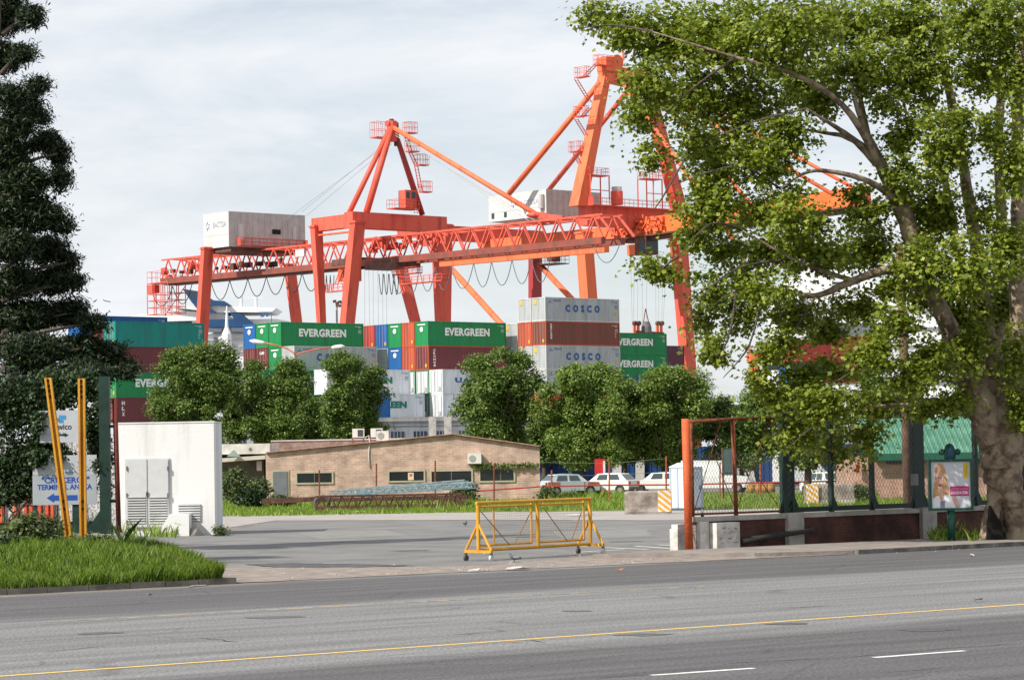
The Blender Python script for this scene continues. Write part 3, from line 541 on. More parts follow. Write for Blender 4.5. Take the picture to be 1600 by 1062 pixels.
# signs
sgm = M('sign_white', (.42,.44,.47), .5, amt=.06, scale=2); sgg = M('sign_grey', (.33,.36,.39), .5, amt=.06, scale=2); blu = M('sign_blue', (.015,.07,.32), .5); lblu = M('sign_light_blue', (.05,.25,.5), .5); blk = M('sign_black', (.02,.02,.02), .5)
Zs = 70.15
s1 = thing('direction_sign', W(95, 690, Zs), 'white company sign with blue logo and black arrow pointing right, half hidden by ivy', 'sign')
m = MB(); fbox(m, 62, 126, 641, 691, Zs, 0, .03); m.build('panel', sgm, s1)
m = MB(); fbox(m, 92, 97, 648.5, 660, Zs, -.006, -.002); fbox(m, 97, 103, 648.5, 655, Zs, -.006, -.002); fbox(m, 93, 99, 656, 660, Zs, -.008, -.0065); m.build('logo', lblu, s1)
x0, x1, z0, z1 = rz(88, 112, 662, 671, Zs); m = MB(); add_text(m, 'evico', (x0, Zs-.004, z0), (x1-x0,0,0), (0,0,z1-z0), .02); m.build('lettering', blk, s1)
x0, x1, z0, z1 = rz(88, 107, 676, 682.5, Zs); zc = (z0+z1)/2; m = MB(); m.prism([(x0,Zs-.004,zc-.02),(x1-.1,Zs-.004,zc-.02),(x1-.1,Zs-.004,z0),(x1,Zs-.004,zc),(x1-.1,Zs-.004,z1),(x1-.1,Zs-.004,zc+.02),(x0,Zs-.004,zc+.02)], (0,-.003,0)); m.build('arrow', blk, s1)
s2 = thing('terminal_sign', W(100, 834, Zs), 'large sign for the cruise terminal annex with blue words and a blue arrow pointing left', 'sign')
m = MB(); fbox(m, 51, 151, 711, 741, Zs, 0, .03); m.build('panel', sgm, s2); m = MB(); fbox(m, 51, 151, 741.5, 788, Zs, -.01, .03); m.build('panel', sgg, s2)
m = MB(); 
for u0, u1 in ((52,57),(113,123)): fbox(m, u0, u1, 787, 850, Zs, .031, .13)
m.build('sign_leg', dgreen, s2)
for s, u0, u1, v0, v1 in (('"CRUCEROS"', 65, 140, 744.5, 754.5), ('TERMINAL ANEXA', 58.5, 144, 756, 764.5)):
    x0, x1, z0, z1 = rz(u0, u1, v0, v1, Zs); m = MB(); add_text(m, s, (x0, Zs-.014, z0), (x1-x0,0,0), (0,0,z1-z0), .035); m.build('lettering', blu, s2)
x0, x1, z0, z1 = rz(73, 121, 770, 784.5, Zs); zc = (z0+z1)/2; h_ = (z1-z0)/2; m = MB(); m.prism([(x1,Zs-.014,zc-h_*.55),(x0+.19,Zs-.014,zc-h_*.55),(x0+.19,Zs-.014,zc-h_),(x0,Zs-.014,zc),(x0+.19,Zs-.014,zc+h_),(x0+.19,Zs-.014,zc+h_*.55),(x1,Zs-.014,zc+h_*.55)], (0,-.003,0)); m.build('arrow', blu, s2)
x0, x1, z0, z1 = rz(101, 114, 733, 738, Zs); m = MB(); m.prism([(x0,Zs-.004,z0),(x1,Zs-.004,z0),(x1+.02,Zs-.004,z0+.02),(x0,Zs-.004,z0+.02)], (0,-.003,0)); m.prism([(x0+.1,Zs-.004,z0+.04),(x1,Zs-.004,z1-.01),(x1-.02,Zs-.004,z1),(x0+.1,Zs-.004,z0+.06)], (0,-.003,0)); m.build('logo', lblu, s2)
# white hoarding with orange mesh behind
hd = thing('site_hoarding', W(70, 830, 84), 'white and orange plastic mesh barrier glimpsed behind the ivy and signs', 'barrier')
m = MB(); fbox(m, -40, 183, 600 if False else 690, 838, 84, 0, .05); m.build('mesh_panel', M('white_mesh', (.35,.34,.33), .8, scale=14, col2=(.72,.71,.7), lo=.45, hi=.55, bump=.5), hd)
m = MB()
for u in (-30,-12,0,22,38,47,60,72,80): fbox(m, u, u+4.5, 768, 836, 84, -.12, -.02)
m.build('orange_strip', M('orange_plastic', (.55,.05,.02), .6, scale=14, col2=(.75,.16,.06)), hd)
# white hut
Zh = 97.0
ht = thing('white_hut', W(260, 838, Zh), 'white painted concrete utility hut with grey double louvred doors', 'hut')
x0, x1, z0, z1 = rz(182, 335, 661, 836, Zh); hz1 = z1
wht = M('white_render', (.50,.50,.48), .85, scale=1.6, col2=(.72,.72,.71), bump=.15, streak=True, lo=.22, hi=.5)
m = MB(); m.box(x0, x1, Zh, Zh+2.6, 0, z1); m.build('wall', wht, ht)
m = MB(); m.box(x0-.02, x1+.02, Zh-.02, Zh+2.62, z1+.002, z1+.05); m.build('roof_slab', wht, ht)
dg = M('door_grey', (.52,.53,.53), .6, amt=.05); slot = M('louvre_dark', (.07,.07,.07), .8)
m = MB(); fbox(m, 195.5, 265.5, 715.5, 824.5, Zh, -.05, -.001); m.build('door_frame', dg, ht)
for u0, u1 in ((198,230),(232,263.5)):
    m = MB(); fbox(m, u0, u1, 717.5, 823, Zh, -.09, -.051); dr = m.build('door', dg, ht)
    m = MB(); fbox(m, u0+2, u1-2, 775, 817, Zh, -.096, -.0905); m.build('louvre_opening', slot, dr)
    m = MB()
    for k in range(11): fbox(m, u0+2, u1-2, 775+k*4, 777.2+k*4, Zh, -.12, -.0965)
    m.build('louvre_slats', dg, dr)
    m = MB(); e = u0 if u0 < 200 else u1-1.6
    for v in (728, 770, 812): fbox(m, e, e+1.6, v, v+7, Zh, -.13, -.0915)
    m.build('hinge', M('hinge_dark', (.1,.1,.1), .5), dr)
m = MB(); fbox(m, 229, 232, 768, 775, Zh, -.14, -.0915); m.build('door_handle', M('handle_dark', (.05,.05,.05), .4), ht)
m = MB(); fbox(m, 279, 313.5, 787, 814, Zh, -.03, -.001); vn = m.build('vent', slot, ht); m = MB()
for k in range(7): fbox(m, 279, 313.5, 787+k*4, 789.4+k*4, Zh, -.06, -.031)
m.build('vent_slats', dg, vn)
m = MB(); xa, xb, za, zb = rz(255, 300, 802, 836, Zh); m.prism([(xa-.1,Zh-.9,0),(xb,Zh-.9,0),(xb,Zh-.9,zb*.98),(xa+.35,Zh-.9,zb),(xa+.1,Zh-.9,zb*.5)], (0,.85,0)); tag(m.build('ramp_block', wht), 'low white sloping plinth at the right of the hut doors', 'plinth')
m = MB(); c = G(303, 837); m.tube([(c.x,Zh-.6,0),(c.x,Zh-.6,.35),(c.x,Zh-.6,.48)], [.3,.1,.07], 12); tag(m.build('concrete_stub', conc, smooth=True), 'small grey concrete stub in front of the hut vent', 'bollard')
# ================================================================== MID GROUND
Zb = 158.0
bb = thing('brick_building', W(630, 780, Zb), 'long low pinkish brick building with shallow gable and four strip windows', 'building')
bk = brick_mat('pink_brick', (.41,.265,.205), (.53,.37,.29), (.52,.44,.37), scale=1.7, dirt=.68)
def wx(u, v, Z): q = W(u, v, Z); return q.x, q.z
pl = [wx(415,708,Zb), wx(560,694,Zb), wx(707,679,Zb), wx(843,698,Zb)]
m = MB(); poly = [(pl[0][0],Zb,0)]+[(x,Zb,z) for x,z in pl]+[(pl[3][0],Zb,0)]; m.prism(poly, (0,9,0)); m.build('wall', bk, bb)
rm = M('roof_sheet', (.25,.2,.17), .8, scale=1.5, col2=(.4,.33,.28)); m = MB()
tiles = M('ridge_tile', (.32,.15,.1), .8, scale=7, col2=(.5,.3,.24))
for (xa, za), (xb, zb) in zip(pl[:-1], pl[1:]): m.beam((xa,Zb+4.4,za+.05),(xb,Zb+4.4,zb+.05),9.2,.05,(0,0,1))
m.build('roof', tiles, bb)
pm_ = M('old_render', (.17,.12,.10), .9, scale=2, col2=(.33,.26,.22), bump=.3)
x0, x1, z0, z1 = rz(424, 662, 687.5, 706, Zb+9.4); m = MB(); m.box(x0, x1, Zb+9.1, Zb+9.5, 1, z1); m.build('parapet', pm_, bb)
m = MB(); m.box(x0, x1+.05, Zb+9.05, Zb+9.55, z1+.002, z1+.07); m.build('parapet_coping', M('coping_white', (.55,.52,.48), .8), bb)
fr = M('cream_frame', (.38,.35,.24), .7); glass = M('dark_window', (.012,.016,.016), .12, spec=.6)
for k, (u0, u1, v0, v1) in enumerate(((464,519,738.5,754),(608,662.5,736,751),(674,737,735.5,759),(750,803,732.5,751))):
    m = MB(); x0, x1, z0, z1 = rz(u0-2, u1+2, v0-2, v1+2, Zb); e = .09
    for q in ((x0,x1,z0,z0+e),(x0,x1,z1-e,z1),(x0,x0+e,z0+e,z1-e),(x1-e,x1,z0+e,z1-e)): m.box(q[0],q[1],Zb-.07,Zb-.002,q[2],q[3])
    wn_ = m.build('window', fr, bb); m = MB(); m.box(x0+e,x1-e,Zb-.02,Zb-.004,z0+e,z1-e); m.build('pane', glass, wn_)
    m = MB(); xm = x0+(x1-x0)*(.6 if k % 2 else .5)
    m.box(xm-.025, xm+.025, Zb-.05, Zb-.021, z0+e, z1-e); m.build('mullion', M('mullion', (.12,.12,.09), .6), wn_)
m = MB(); fbox(m, 637.5, 646.5, 738, 749.5, Zb, -.06, -.052); nt_ = m.build('notice', M('notice_cream', (.6,.5,.38), .7), bb)
m = MB(); fbox(m, 640, 644, 740, 744, Zb, -.066, -.061); m.build('notice_mark', M('notice_red', (.5,.08,.04), .7), nt_)
m = MB(); fbox(m, 424.5, 452, 734, 779, Zb, -.05, -.002); dr = m.build('door_frame', fr, bb); m = MB(); fbox(m, 427, 449.5, 736.5, 779, Zb, -.09, -.051); m.build('door', M('door_slate', (.14,.15,.16), .5), bb)
acm = M('ac_white', (.6,.6,.56), .5, amt=.05); acd = M('ac_dark', (.05,.05,.055), .6)
def ac_unit(u0, u1, v0, v1, Z, label, back=False):
    x0, x1, z0, z1 = rz(u0, u1, v0, v1, Z); t = thing('air_conditioner', ((x0+x1)/2, Z, z0), label, 'air conditioner', 'outdoor air conditioning units')
    m = MB(); m.box(x0, x1, Z-.32, Z, z0, z1); m.build('casing', acm, t)
    if back: m = MB(); m.box(x0+.08+.24, x1-.06, Z-.335, Z-.322, z0+.07, z1-.07); m.build('coil', acd, t)
    else:
        c = Vector((x0+(x1-x0)*.36, Z-.33, (z0+z1)/2)); m = MB(); m.tube([c+Vector((0,-.004,0)), c+Vector((0,.006,0))], .2, 18); m.build('fan_grille', M('fan_grey', (.28,.28,.27), .6), t)
        m = MB()
        for k in range(5): m.box(c.x-.16,c.x+.16,Z-.345,Z-.336,c.z-.14+k*.065,c.z-.125+k*.065)
        m.build('grille_bars', acm, t)
    m = MB(); m.box(x0+.05,x0+.1,Z-.3,Z,z0-.06,z0-.002); m.box(x1-.1,x1-.05,Z-.3,Z,z0-.06,z0-.002); m.build('bracket', rust, t)
ac_unit(730.5, 752, 708, 724, Zb-.01, 'white air conditioning unit mounted on the brick wall beneath the right roof slope')
ac_unit(551, 569.5, 669.5, 683.5, Zb+3, 'white air conditioning unit with a dark back, leftmost of the three on the roof', True)
ac_unit(579.5, 598, 669, 683, Zb+3, 'air conditioning unit with dark back, middle one of the three on the roof', True)
ac_unit(588.5, 607.5, 673, 688, Zb+.8, 'slatted white air conditioning unit, rightmost and nearest of the three on the roof')
m = MB(); 
for (ua, ub) in (((551,569)), ((579,598)),): x0,x1,z0,z1 = rz(ua,ub,683,694,Zb+3); m.box(x0,x0+.05,Zb+2.7,Zb+3,z0,z1); m.box(x1-.05,x1,Zb+2.7,Zb+3,z0,z1)
x0,x1,z0,z1 = rz(588.5,607.5,688,694,Zb+.8); m.box(x0,x0+.05,Zb+.5,Zb+.8,z0,z1-.06); m.box(x1-.05,x1,Zb+.5,Zb+.8,z0,z1-.06)
m.build('unit_stand', rust, bb)
m = MB(); m.tube([W(570,684,Zb-.05),W(576,680,Zb-.05),W(577.5,690,Zb-.05),W(576,712,Zb-.05),W(578,731,Zb-.05)], .03, 6); m.build('drain_pipe', M('pipe_white', (.6,.58,.54), .6), bb, smooth=True)
m = MB(); q = W(706.5,692,Zb+.5); m.tube([q, W(706,666,Zb+.5)], .02, 5); 
for k, v in enumerate((667,670,673)): q = W(706,v,Zb+.5); m.tube([q-Vector((.35-.08*k,0,0)), q+Vector((.35-.08*k,0,0))], .012, 4)
m.build('antenna', M('antenna_metal', (.2,.2,.2), .4, metal=.6), bb)
# annex with canopy
an = thing('white_annex', W(380, 780, Zb+1), 'low white flat-roofed annex with sloping canopy beside the brick building', 'building')
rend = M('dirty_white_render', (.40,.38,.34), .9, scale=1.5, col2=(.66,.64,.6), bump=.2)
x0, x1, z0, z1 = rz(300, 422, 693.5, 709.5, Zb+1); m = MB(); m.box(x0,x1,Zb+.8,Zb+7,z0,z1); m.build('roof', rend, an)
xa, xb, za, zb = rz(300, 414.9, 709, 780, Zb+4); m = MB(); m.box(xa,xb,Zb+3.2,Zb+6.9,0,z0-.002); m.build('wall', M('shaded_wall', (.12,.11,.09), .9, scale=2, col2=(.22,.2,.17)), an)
m = MB(); m.beam(W(300,722,Zb+.3), W(414.5,714,Zb+.3), .12, .22); a_ = W(300,722,Zb+.3); b_ = W(414.5,714,Zb+.3); m.obox(a_, b_-a_, (0,3,.1), (0,0,.1)); m.build('canopy', M('canopy_cream', (.5,.46,.38), .8), an)
m = MB(); m.prism([W(354,713,Zb-.1), W(376,713,Zb-.1), W(365,702.5,Zb-.1)], (0,.12,0)); m.build('gable_ornament', M('pale_green_panel', (.25,.33,.29), .7), an)
m = MB(); fbox(m, 401, 409, 720, 735, Zb+1, 0, .1); m.build('curtain', M('curtain_white', (.6,.55,.52), .8), an)
m = MB(); q = W(391, 701.5, Zb+.8); m.tube([q-Vector((0,.03,0)), q], .09, 10); m.build('vent_hole', M('vent_hole', (.15,.12,.1), .8), an)
# red rail fence with rusty posts
Zf = 150.0
fe = thing('red_rail_fence', W(900, 790, Zf), 'thin red rail fence on rusty posts along the far grass field', 'fence')
prv = None; m = MB()
rail = [(735,767.5),(843,760),(950,757.5),(1058,757),(1200,753.5),(1300,751.5),(1420,750),(1600,748)]
m.tube([W(u,v,Zf) for u,v in rail], .042, 6); m.build('rail', M('rail_red', (.30,.02,.025), .6, col2=(.4,.04,.03), scale=3), fe)
for u, v in ((499,734),(588,724),(680,719),(772,724),(862,734),(952,720),(1041,712),(1125,722),(1188,724),(1325,718),(1357,745),(1460,745)):
    g = W(u, 790, Zf); g.z = 0; m = MB(); m.tube([g, W(u,v,Zf)], .045, 6); m.build('fence_post', rust if u < 800 else M('rusty_red_post', (.25,.045,.02), .8, scale=4, col2=(.38,.09,.04)), fe)
m = MB(); m.tube([W(843,722,Zf),W(952,724,Zf),W(1041,716,Zf)], .012, 4); m.tube([W(843,744,Zf),W(952,742,Zf),W(1041,737,Zf)], .01, 4); m.build('fence_wire', M('greenish_wire', (.12,.16,.1), .6), fe)
# debris
Zd = 136.0
q = W(503, 782, Zd); tz = .43; ty = thing('old_tyre', (q.x, Zd, 0), 'large old grey tyre standing upright in the grass beside the scrap pile', 'tyre')
m = MB(); nn = 28; rr_ = [(.27,-.1),(.30,-.14),(.38,-.15),(.43,-.09),(.43,.09),(.38,.15),(.30,.14),(.27,.1)]
vs = []; fs = []
for i in range(nn):
    a = 6.28318*i/nn
    for r0, y in rr_: vs.append((q.x+r0*math.cos(a), Zd+y, tz+r0*math.sin(a)))
k = len(rr_)
for i in range(nn):
    for j in range(k): a = i*k+j; b = i*k+(j+1) % k; c = ((i+1) % nn)*k; fs.append((a, b, c+(j+1) % k, c+j))
m.add(vs, fs); m.build('tread', M('old_rubber', (.05,.048,.045), .9, scale=6, col2=(.13,.12,.11), bump=.3), ty, smooth=True)
def lattice(mb, a, b, h, hdir, npan, r, side=None):
    a, b = Vector(a), Vector(b); hd = Vector(hdir)*h; mb.beam(a, b, r*2, r*2); mb.beam(a+hd, b+hd, r*2, r*2)
    for i in range(npan):
        p = a.lerp(b, i/npan); q = a.lerp(b, (i+.5)/npan)+hd; s = a.lerp(b, (i+1)/npan); mb.beam(p, q, r*1.3, r*1.3); mb.beam(q, s, r*1.3, r*1.3)
bt_ = thing('blue_truss_bundle', W(620, 775, Zd+2), 'bundle of pale blue steel trusses lying in front of the brick building', 'steel trusses')
bl = M('faded_light_blue', (.06,.11,.14), .7, scale=5, col2=(.19,.31,.36)); blw = M('faded_blue_white', (.16,.2,.21), .8, scale=4, col2=(.42,.46,.46))
rr = random.Random(3)
for k in range(4):
    m = MB(); lattice(m, W(514+k*14, 775-k*1.6, Zd+1+k*.5), W(744-k*6, 762-k*1.8, Zd+1+k*.5), .24, (0,.15,1), 22, .025); m.build('truss_section', (bl, blw, bl, blw)[k], bt_)
m = MB()
for k in range(7): m.tube([W(565+k*20, 770-k, Zd+2), W(600+k*22, 765-k*1.2-rr.uniform(-2,2), Zd+2.4)], .045, 6)
m.build('loose_pipe', blw, bt_)
lf = thing('rusty_lattice_frame', W(620, 800, Zd), 'long dark rusty lattice girder lying in the grass beneath the blue trusses', 'steel girder')
rd_ = M('dark_rust_steel', (.035,.018,.014), .9, scale=4, col2=(.12,.05,.035), bump=.3)
m = MB(); a = W(493, 797, Zd-1); b = W(722, 792, Zd-1); a.z = .16; b.z = .18; lattice(m, a, b, .62, (0,.2,1), 14, .05); m.build('front_truss', rd_, lf)
m = MB(); m.beam(a, b, .2, .3); m.beam(W(500,781,Zd+1), W(735,776,Zd+1), .2, .2); m.beam(W(665,775,Zd), W(738,787,Zd-.5), .12, .2); m.beam(W(410,783,Zd+1.5), W(500,779,Zd+1), .2, .25); m.build('main_beam', rd_, lf)
# ---- jersey barriers
def jersey(u0, u1, v0, v1, Z, plate_right, label):
    x0, x1, z0, z1 = rz(u0, u1, v0, v1, Z); g = Vector(((x0+x1)/2, Z, 0)); h = .78 if False else max(.6, z1); t = thing('concrete_barrier', g, label, 'barrier', 'concrete road barriers with striped plates')
    m = MB(); pr = [(-.3,0),(-.3,.12),(-.2,.32),(-.16,h-.08),(-.1,h),(.1,h),(.16,h-.08),(.2,.32),(.3,.12),(.3,0)]; hl = (x1-x0)/2
    n_ = len(pr); vs = []
    for x, sc in ((-hl, .8), (-hl+.12, 1), (hl-.08, 1), (hl, .85)): vs += [(x, y*1.0, z*(.95 if sc < 1 and z > .3 else 1)) for y, z in pr]
    fs = [tuple(range(n_)), tuple(range(3*n_, 4*n_))[::-1]]
    for s in range(3):
        for i in range(n_): a = s*n_+i; b = s*n_+(i+1) % n_; fs.append((a, a+n_, b+n_, b))
    m.add(vs, fs); m.build('body', conb, t, local=True)
    pw_ = .58; cx = hl-pw_-.03 if plate_right else -hl+.05
    m = MB(); m.box(cx, cx+pw_, -.31, -.29, .1, h); p_ = m.build('striped_plate', M('plate_white', (.62,.62,.6), .6), t, local=True)
    m = MB()
    for k in range(-1, 4):
        c = .1+k*.27; q = [(cx, c+.42), (cx, c+.56), (cx+pw_, c+.1), (cx+pw_, c-.04)]
        qq = q
        for lim, sg in ((.102, 1), (h-.002, -1)):
            o_ = []
            for i_ in range(len(qq)):
                a_, b_ = qq[i_-1], qq[i_]; da, db = (a_[1]-lim)*sg, (b_[1]-lim)*sg
                if (da > 0) != (db > 0): f_ = da/(da-db); o_.append((a_[0]+(b_[0]-a_[0])*f_, lim))
                if db > 0: o_.append(b_)
            qq = o_
            if len(qq) < 3: break
        if len(qq) < 3: continue
        m.prism([(x, -.312, z) for x, z in qq], (0,-.004,0))
    m.build('stripe', M('plate_orange', (.65,.33,.03), .6), p_, local=True)
jersey(976, 1049, 766, 795.5, 118, True, 'mossy concrete road barrier with a striped plate at its right end beside the portable toilet')
jersey(1257, 1334, 755, 789, 128, False, 'concrete road barrier with a striped plate at its left end behind the green fence')
# ---- portable toilet
g = G(1073, 797); tt = thing('portable_toilet', g, 'pale grey-blue portable toilet cabin on the grass edge behind the red gate post', 'toilet cabin', rz=R(38))
tb = M('toilet_plastic', (.5,.57,.63), .5, amt=.05, scale=2); tb2 = M('toilet_trim', (.36,.43,.5), .5, amt=.05)
m = MB(); s = .53; m.box(-s,s,-s,s,.12,2.0); m.build('cabin', tb, tt, local=True)
m = MB(); m.box(-s-.04,s+.04,-s-.04,s+.04,0,.118); m.build('base', M('toilet_base', (.08,.09,.1), .7), tt, local=True)
m = MB(); m.add([(-s-.05,-s-.05,2.003),(s+.05,-s-.05,2.003),(s+.05,s+.05,2.003),(-s-.05,s+.05,2.003),(-s*.5,-s*.5,2.2),(s*.5,-s*.5,2.2),(s*.5,s*.5,2.2),(-s*.5,s*.5,2.2)], [(0,3,2,1),(4,5,6,7),(0,1,5,4),(1,2,6,5),(2,3,7,6),(3,0,4,7)]); m.build('roof', M('toilet_roof', (.68,.7,.72), .5), tt, local=True)
m = MB()
for x in (-s, s-.09): m.box(x, x+.09, -s-.03, -s-.002, .13, 1.99)
m.box(-s+.1, s-.1, -s-.03, -s-.002, 1.9, 1.98)
for y in (-s, s-.09, -.05): m.box(-s-.03, -s-.002, y, y+.09, .13, 1.99)
m.build('corner_trim', tb2, tt, local=True)
m = MB(); m.box(-s+.1, s-.1, -s-.02, -s-.003, .16, 1.89); dr = m.build('door', tb, tt, local=True); m = MB(); m.box(s-.22, s-.15, -s-.05, -s-.021, .95, 1.15); m.build('door_handle', M('toilet_lock', (.2,.2,.22), .5), dr, local=True)
m = MB()
for k in range(5): m.box(-s+.2, s-.2, -s-.028, -s-.021, 1.45+k*.07, 1.48+k*.07)
m.build('door_vent', tb2, dr, local=True)
# ---- cars
glassc = M('car_glass', (.04,.055,.06), .08, spec=.7); tyre = M('tyre_rubber', (.02,.02,.02), .8); hub = M('wheel_rim', (.3,.3,.31), .4, metal=.5); rlight = M('tail_light', (.4,.01,.01), .3)
def make_car(loc, rz_, paint, label, prof='hatch', fender=None, cat='car'):
    t = thing('parked_car', loc, label, cat, 'cars parked by the blue wall', rz_)
    if prof == 'hatch': low = [(-1.85,.32),(-1.88,.62),(-1.8,.86),(-1.0,.93),(1.6,.93),(1.82,.9),(1.86,.6),(1.84,.32)]; top = [(-1.0,.93),(-.45,1.38),(.2,1.43),(1.2,1.38),(1.68,.93)]; wb = 1.2; hwid = .8
    else: low = [(-2.2,.35),(-2.25,.7),(-2.1,.98),(-1.3,1.1),(2.35,1.1),(2.4,.6),(2.38,.35)]; top = [(-1.35,1.1),(-.85,1.75),(-.5,2.1),(2.3,2.15),(2.36,1.1)]; wb = 1.45; hwid = .92
    m = MB()
    # wheel arches cut as notches in the lower outline
    def arch(cx): return [(cx-.36,.32),(cx-.3,.5),(cx-.12,.64),(cx+.12,.64),(cx+.3,.5),(cx+.36,.32)]
    out_ = [p for p in low]; bot = list(reversed(arch(wb)))+list(reversed(arch(-wb))); poly = out_+bot
    hw = hwid
    m.prism([(x, -hw, z) for x, z in poly], (0, 2*hw, 0))
    n_ = len(top); vs = [(x, -hw+.03, z) if z < 1.2 and prof=='hatch' or z <= 1.1 else (x, -hw+.16, z) for x, z in top]; vs += [(x, -y, z) for x, y, z in vs]
    fs = [tuple(range(n_)), tuple(range(n_, 2*n_))[::-1]]+[(i, i+n_, i+1+n_, i+1) for i in range(n_-1)]; m.add(vs, fs); m.build('body', paint, t, local=True)
    zb = top[0][1]; zt = top[2][1]
    for s in (-1, 1):
        segs = [(.18,.47),(.53,.82)] if prof == 'hatch' else [(.05,.22)]
        for k, (f0, f1) in enumerate(segs):
            xa, xb = top[0][0], top[-1][0]; L_ = xb-xa
            zl, zh = zb+.05, zt-.1; ins = lambda z: (-hw+.03)+(z-zb)/(zt-zb)*.13-.012
            sl = lambda z: (z-zb)/(zt-zb)
            x0 = xa+L_*f0+(.25 if k == 0 and prof == 'hatch' else (.4 if prof != 'hatch' else 0))*sl(zh)*(1 if k == 0 else 0); x1 = xa+L_*f1-(.22*sl(zh) if (k == 1) else 0)
            q = [(xa+L_*f0, s*ins(zl), zl), (xa+L_*f1, s*ins(zl), zl), (x1, s*ins(zh), zh), (x0, s*ins(zh), zh)]
            mm = MB(); mm.prism(q, (0, -s*.01 if s < 0 else s*-.01, 0)); mm.build('side_window', glassc, t, local=True)
    for (pa, pb, nm) in ((top[0], top[1], 'windscreen'), (top[-1], top[-2], 'rear_window')):
        a = Vector((pa[0], 0, pa[1])).lerp(Vector((pb[0], 0, pb[1])), .15); b = Vector((pa[0], 0, pa[1])).lerp(Vector((pb[0], 0, pb[1])), .88); sgn = -1 if nm == 'windscreen' else 1; w0 = hw-.1; w1 = hw-.2
        nr = Vector((sgn*.012, 0, .01)); mm = MB(); mm.prism([Vector((a.x,-w0,a.z))+nr, Vector((a.x,w0,a.z))+nr, Vector((b.x,w1,b.z))+nr, Vector((b.x,-w1,b.z))+nr], (sgn*.004,0,.004)); mm.build(nm, glassc, t, local=True)
    for x in (-wb, wb):
        for s in (-1, 1):
            mm = MB(); mm.tube([(x, s*(hw-.18), .3), (x, s*(hw+.0), .3)], .3, 18); wv = mm.build('wheel', tyre, t, local=True); mm = MB(); mm.tube([(x, s*(hw+.0), .3), (x, s*(hw+.012), .3)], .18, 12); mm.build('rim', hub, wv, local=True)
    for s in (-1, 1):
        mm = MB(); xe = low[-2][0]-.03; mm.box(xe, xe+.08, s*(hw-.12)-.1, s*(hw-.12)+.1, .66, .88) ; mm.build('tail_light', rlight, t, local=True)
        mm = MB(); xe = low[1][0]-.02; mm.box(xe-.03, xe+.05, s*(hw-.2)-.14, s*(hw-.2)+.14, .6, .76); mm.build('headlight', M('headlamp_glass', (.5,.5,.5), .2), t, local=True)
    mm = MB(); mm.box(low[1][0]-.06, low[1][0]+.02, -hw+.05, hw-.05, .34, .5); mm.build('bumper', M('bumper_grey', (.1,.1,.1), .6), t, local=True); mm = MB(); mm.box(low[-2][0]-.02, low[-2][0]+.06, -hw+.05, hw-.05, .34, .5); mm.build('bumper', M('bumper_grey', (.1,.1,.1), .6), t, local=True)
    if fender: mm = MB(); mm.box(-1.84, -1.0, hw+.002, hw+.012, .66, .86); mm.box(-.82, -.75, hw+.002, hw+.012, .35, .88); mm.box(.95, 1.8, hw+.002, hw+.012, .68, .9); mm.box(-1.84, -1.0, -hw-.012, -hw-.002, .66, .86); mm.box(-.82, -.75, -hw-.012, -hw-.002, .35, .88); mm.box(.95, 1.8, -hw-.012, -hw-.002, .68, .9); mm.build('primer_panel', fender, t, local=True)
    return t
cz = 176.0
cw = M('car_white', (.62,.63,.62), .35, amt=.04); cs_ = M('car_silver', (.42,.48,.52), .35, amt=.05); cream = M('car_beige', (.5,.5,.46), .4, amt=.05)
def cg(u, Z): q = W(u, 775, Z); return (q.x, Z, 0)
make_car(cg(889, cz), R(180+22), cs_, 'old silver hatchback with rust-coloured fenders, leftmost of the parked cars', fender=M('primer_orange', (.34,.12,.06), .7))
make_car(cg(951, cz+1), R(-28), cw, 'white hatchback with red tail light parked right of the silver one')
make_car(cg(1032, cz+2), R(-12), cw, 'white hatchback parked between the concrete barrier and the portable toilet')
make_car(cg(1122, cz+2), R(180-14), cw, 'white panel van seen through the rusty fence bay', 'van', cat='van')
make_car(cg(1290, cz-20), R(-72), cw, 'white car facing the camera behind the second concrete barrier')
# white truck cab by the fence post
tr = thing('white_lorry_cab', cg(1248, cz+12), 'white rounded lorry cab partly hidden by the thick green fence post', 'lorry', rz=R(8))
m = MB(); m.prism([(-1.6,-1,.5),(-1.6,-1,2.0),(-1.2,-1,2.6),(-.2,-1,2.6),(1.2,-1,1.9),(1.7,-1,1.2),(1.7,-1,.5)], (0,2,0)); m.build('body', cw, tr, local=True)
m = MB(); m.prism([(-1.2,-1.01,1.6),(-1.1,-1.01,2.2),(-.4,-1.01,2.2),(.1,-1.01,1.6)], (0,.008,0)); m.build('side_window', glassc, tr, local=True)
for x in (-1.1, 1.1):
    m = MB(); m.tube([(x,-1.01,.42),(x,-.7,.42)], .42, 16); m.build('wheel', tyre, tr, local=True)
m = MB(); m.box(-1.5,1.6,-.9,.9,.35,.498); m.build('chassis', tyre, tr, local=True)
# row of yellow tipped posts
for k, u in enumerate((1174, 1185, 1195, 1204)):
    q = W(u, 768, 172); m = MB(); m.tube([(q.x,172,0),(q.x,172,.5)], .3, 8); m.sphere((q.x,172,.5), (.3,.3,.12)); tag(m.build('mooring_drum', M('drum_ochre', (.36,.2,.05), .8, scale=3, col2=(.15,.04,.03)), smooth=True), 'rusty ochre drum by the blue wall seen through the rusty fence bay', 'drum', 'ochre drums by the blue wall')
# red kiosk-like pump between cars
q = W(938, 752, cz+6); pu = thing('red_fuel_pump', (q.x, cz+6, 0), 'red cabinet standing behind the parked cars', 'cabinet'); m = MB(); m.box(q.x-.35,q.x+.35,cz+5.8,cz+6.3,0,2.35); m.build('casing', M('cabinet_red', (.45,.02,.02), .5), pu); m = MB(); m.box(q.x+.2,q.x+.34,cz+5.75,cz+5.798,.3,2.2); m.build('side_panel', M('cabinet_white', (.6,.6,.58), .5), pu)
